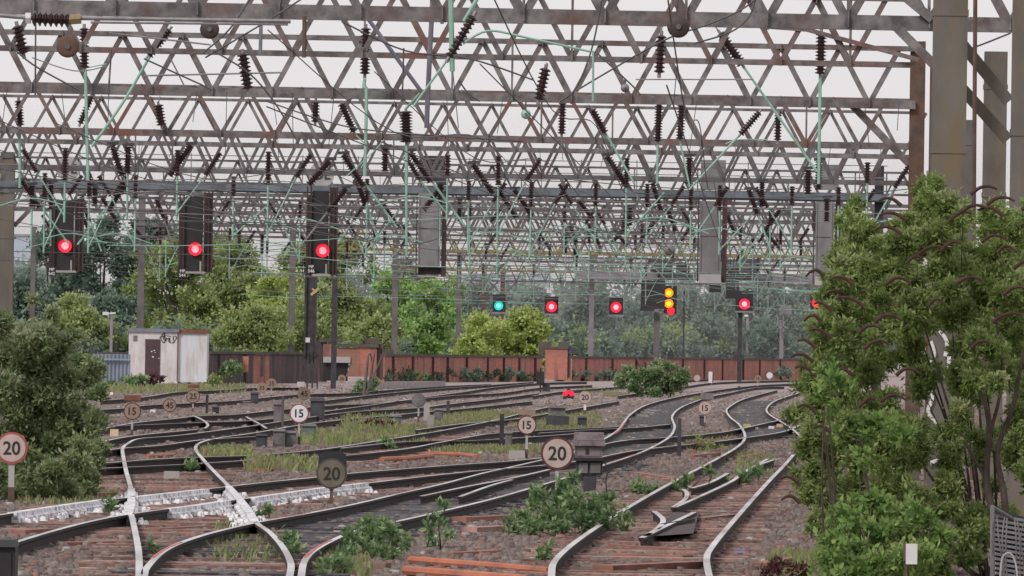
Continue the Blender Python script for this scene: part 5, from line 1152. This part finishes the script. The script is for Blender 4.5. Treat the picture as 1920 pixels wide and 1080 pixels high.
weed('purplish dry stalks in the grass behind the middle rails', [(690,795,9),(710,792,10),(670,800,8),(730,798,7)], 'tred', 77, (700, 806), L=.06)
weed('leafy weed below the crossing knuckle', [(545,1015,20),(550,1030,18),(535,1005,12)], 'weed', 57, (545, 1045)); weed('small weed inside the left crossing point', [(205,945,10),(210,957,13)], 'weed', 58, (207, 965)); weed('small weed right of the lowest left rail', [(283,1020,13),(290,1035,12)], 'weed', 59, (285, 1045))
weed('small weed beside the curved rail above the crossing', [(358,873,12),(350,880,8)], 'weed', 60, (356, 887)); weed('small dark weed by the dark stake', [(725,828,10),(730,836,9)], 'weed', 61, (727, 845)); weed('green weeds in the middle of the right track', [(1395,895,14),(1360,910,10),(1420,880,10)], 'weed', 62, (1395, 910))
weed('grassy weed at the bottom left of the bushy one', [(620,1058,22),(600,1070,18),(645,1065,18)], 'weed', 63, (620, 1085)); weed('weed beside the orange pipes', [(1025,1030,16),(1015,1045,14)], 'weed', 64, (1022, 1055)); weed('low weeds under the left shrub', [(90,915,14),(60,920,12),(40,905,14)], 'weed', 65, (70, 930))
weed('yellowish weeds by the far right stake', [(1310,830,12),(1330,835,12),(1295,838,10)], 'grass', 66, (1312, 845)); weed('white flowered weed left of the right knuckle', [(500,955,12),(490,968,9)], 'weed', 67, (498, 975)); weed('red brown weeds at the lower right verge', [(1470,1060,25),(1500,1075,20),(1440,1070,18)], 'tred', 68, (1470, 1090), L=.05)
shrub('round_shrub', 'broad round green shrub in front of the red wall', 'shrub', [(1178,708,22,440),(1205,700,26,440),(1235,700,28,440),(1262,704,26,440),(1280,714,20,440),(1225,722,26,440),(1190,725,22,440),(1255,726,24,440),(1165,714,15,440)], 'weed', .15, .07, 3.0, 71, gb(1225, 740), n=14, fr=.36, stems=6, stemr=.03)
shrub('round_shrub', 'dark green shrub right of the slim dark post', 'shrub', [(683,722,16,430),(700,718,13,430),(690,736,17,430),(672,732,12,430),(700,738,12,430)], 'weed', .18, .10, 2.6, 72, gb(685, 748), n=10, fr=.4, stems=4, stemr=.03)
shrub('round_shrub', 'small dark shrub against the red wall at right', 'shrub', [(1468,692,12,760),(1478,698,10,760),(1460,700,9,760)], 'tgrey', .3, .2, 2.4, 73, (P(1468, 655, 760).x, 760, GZ), n=8, fr=.4, stems=2, stemr=.04)
for i, (a, b, w, h, pal, lab) in enumerate(((255,715,22,14,'weed','green scrub at the foot of the white hut, left'), (290,712,14,10,'tred','reddish scrub in front of the hut door'), (405,712,18,9,'tolive','low scrub right of the white hut'), (432,695,14,14,'weed','dark ivy on the sooty wall'), (780,704,30,6,'weed','dark weeds at the foot of the orange wall, left'), (870,700,40,9,'tblue','dark weeds at the foot of the orange wall, centre'), (955,700,40,9,'tblue','dark weeds left of the brick pier'), (1100,702,40,8,'tblue','dark weeds right of the brick pier'), (1145,705,20,8,'tgrey','dark weeds left of the round shrub'), (205,725,18,10,'weed','weeds below the corrugated fence'), (440,742,20,5,'grass','dry weeds left of the tiny sign pair'))):
    D = 470 if a < 600 else wallD(a) - 8; shrub('scrub', lab, 'scrub', [(a - w * .6, b, h, D), (a, b - h * .2, h * 1.1, D), (a + w * .6, b, h, D)], pal, .22, .13, 2.2, 80 + i, (P(a, 655, D).x, D, GZ), n=8, fr=.45, stems=2, stemr=.02)

und = []
gg = random.Random(8)
for k in range(34):
    px = gg.uniform(722, 1165); D = wallD(px) - gg.uniform(1.0, 4); und.append((P(px, 655, D), gg.uniform(.3, .62)))
    und[-1] = (Vector((und[-1][0].x, D, GZ + gg.uniform(.1, .55))), und[-1][1])
tag(leafobj('undergrowth', und, LF['tblue'][:2] + LF['weed'][:1], .25, .14, 1.8, 79), 'dark weeds matted along the foot of the orange brick wall', 'undergrowth', kind='stuff')
stones('ballast', 'pale chips and lumps lying about on the ballast', 1500, (-50, 1600), (78, 420), (.03, .10), MT['concrete'], 9, .9)
stones('ballast', 'reddish broken sleeper chips lying on the ballast', 500, (-50, 1600), (78, 200), (.03, .09), MT['timber'], 10, 1.1)

# grass strips
def grass(label, polys, n, seed, h=(.03, .13), mats='grass'):
    g = np.random.default_rng(seed); V = []; MI = []
    for (x0, y0, x1, y1) in polys:
        m = n // len(polys); x = g.uniform(x0, x1, m); y = g.uniform(y0, y1, m)
        for a, b in zip(x, y):
            q = G(a, b, GZ); hh = g.uniform(*h); w = hh * .22; an = g.uniform(0, 3.14); dx, dy = math.cos(an) * w, math.sin(an) * w; lx, ly = g.normal(0, hh * .35), g.normal(0, hh * .35)
            V += [(q.x - dx, q.y - dy, GZ), (q.x + dx, q.y + dy, GZ), (q.x + dx * .3 + lx, q.y + dy * .3 + ly, GZ + hh), (q.x - dx * .3 + lx, q.y - dy * .3 + ly, GZ + hh)]; MI.append(int(g.choice([0, 0, 1, 1, 2])))
    mb = MB(); mb.v = V; mb.f = [(4 * i, 4 * i + 1, 4 * i + 2, 4 * i + 3) for i in range(len(MI))]; mb.m = MI
    tag(mb.build('grass', LF[mats]), label, 'grass', kind='stuff')
grass('short yellow green grass growing between the middle tracks', [(650,812,800,835),(800,770,930,800),(700,798,830,815),(940,775,1130,800),(800,840,1020,850),(1000,800,1100,808),(850,775,1000,790)], 15000, 1)
grass('dry pinkish tufts beside the middle tracks', [(640,785,740,815),(560,815,660,835),(380,850,470,868),(460,870,600,885)], 3500, 2, (.05, .25))
grass('thin green grass by the far right tracks', [(1290,815,1380,848),(1130,738,1180,744),(1300,745,1330,752),(1090,728,1160,738)], 2500, 3)
grass('sparse grass on the lower left ballast', [(30,925,220,950),(400,985,520,1060),(1380,850,1450,900),(600,1040,700,1085),(1440,1040,1540,1085)], 3500, 4, (.03, .12))
grass('weedy verge in front of the white hut', [(200,722,460,738)], 2600, 5, (.05, .22))

# haze lying over the far trees
m, nt_, b_ = newmat('haze'); nt_.nodes.remove(b_); vs_ = nt_.nodes.new('ShaderNodeVolumeScatter'); vs_.inputs['Density'].default_value = .0012; vs_.inputs['Color'].default_value = (.92, .95, 1, 1); vs_.inputs['Anisotropy'].default_value = .2
nt_.links.new(vs_.outputs[0], nt_.nodes['Material Output'].inputs['Volume'])
mb = MB(); mb.box(-400, 400, 806, 1700, GZ + .5, 26); tag(mb.build('haze', m), 'thin pale haze hanging over the distant trees', 'haze', kind='structure')

# ------------------------------------------------------------------ light & render
w = bpy.data.worlds.new('World'); scene.world = w; w.use_nodes = True; nt = w.node_tree; nt.nodes.clear()
out = nt.nodes.new('ShaderNodeOutputWorld'); bg1 = nt.nodes.new('ShaderNodeBackground'); bg2 = nt.nodes.new('ShaderNodeBackground'); add = nt.nodes.new('ShaderNodeAddShader')
sky = nt.nodes.new('ShaderNodeTexSky'); sky.sky_type = 'NISHITA'; sky.sun_disc = False; sky.sun_elevation = math.radians(38); sky.sun_rotation = math.radians(215); sky.dust_density = 3
bg1.inputs[1].default_value = .012; nt.links.new(sky.outputs[0], bg1.inputs[0])
tc = nt.nodes.new('ShaderNodeTexCoord'); mp = nt.nodes.new('ShaderNodeMapping'); mp.inputs['Scale'].default_value = (6, 6, 22); nz = nt.nodes.new('ShaderNodeTexNoise'); nz.inputs['Scale'].default_value = 1.6; nz.inputs['Detail'].default_value = 4
nt.links.new(tc.outputs['Generated'], mp.inputs[0]); nt.links.new(mp.outputs[0], nz.inputs['Vector'])
c = mix_col(nt, ramp(nt, nz.outputs[0], .3, .7), (.80,.77,.80), (.835,.80,.80))
nt.links.new(c, bg2.inputs[0]); bg2.inputs[1].default_value = .95
nt.links.new(bg1.outputs[0], add.inputs[0]); nt.links.new(bg2.outputs[0], add.inputs[1]); nt.links.new(add.outputs[0], out.inputs[0])
sun = bpy.data.lights.new('sun', 'SUN'); sun.energy = 1.9; sun.angle = math.radians(14); sun.color = (1, .95, .9); so = bpy.data.objects.new('sun', sun); COL.objects.link(so)
so.rotation_euler = (math.radians(52), 0, math.radians(-35))
scene.view_settings.view_transform = 'Standard'; scene.view_settings.look = 'None'; scene.view_settings.exposure = 0
scene.render.engine = 'CYCLES'; scene.cycles.max_bounces = 5
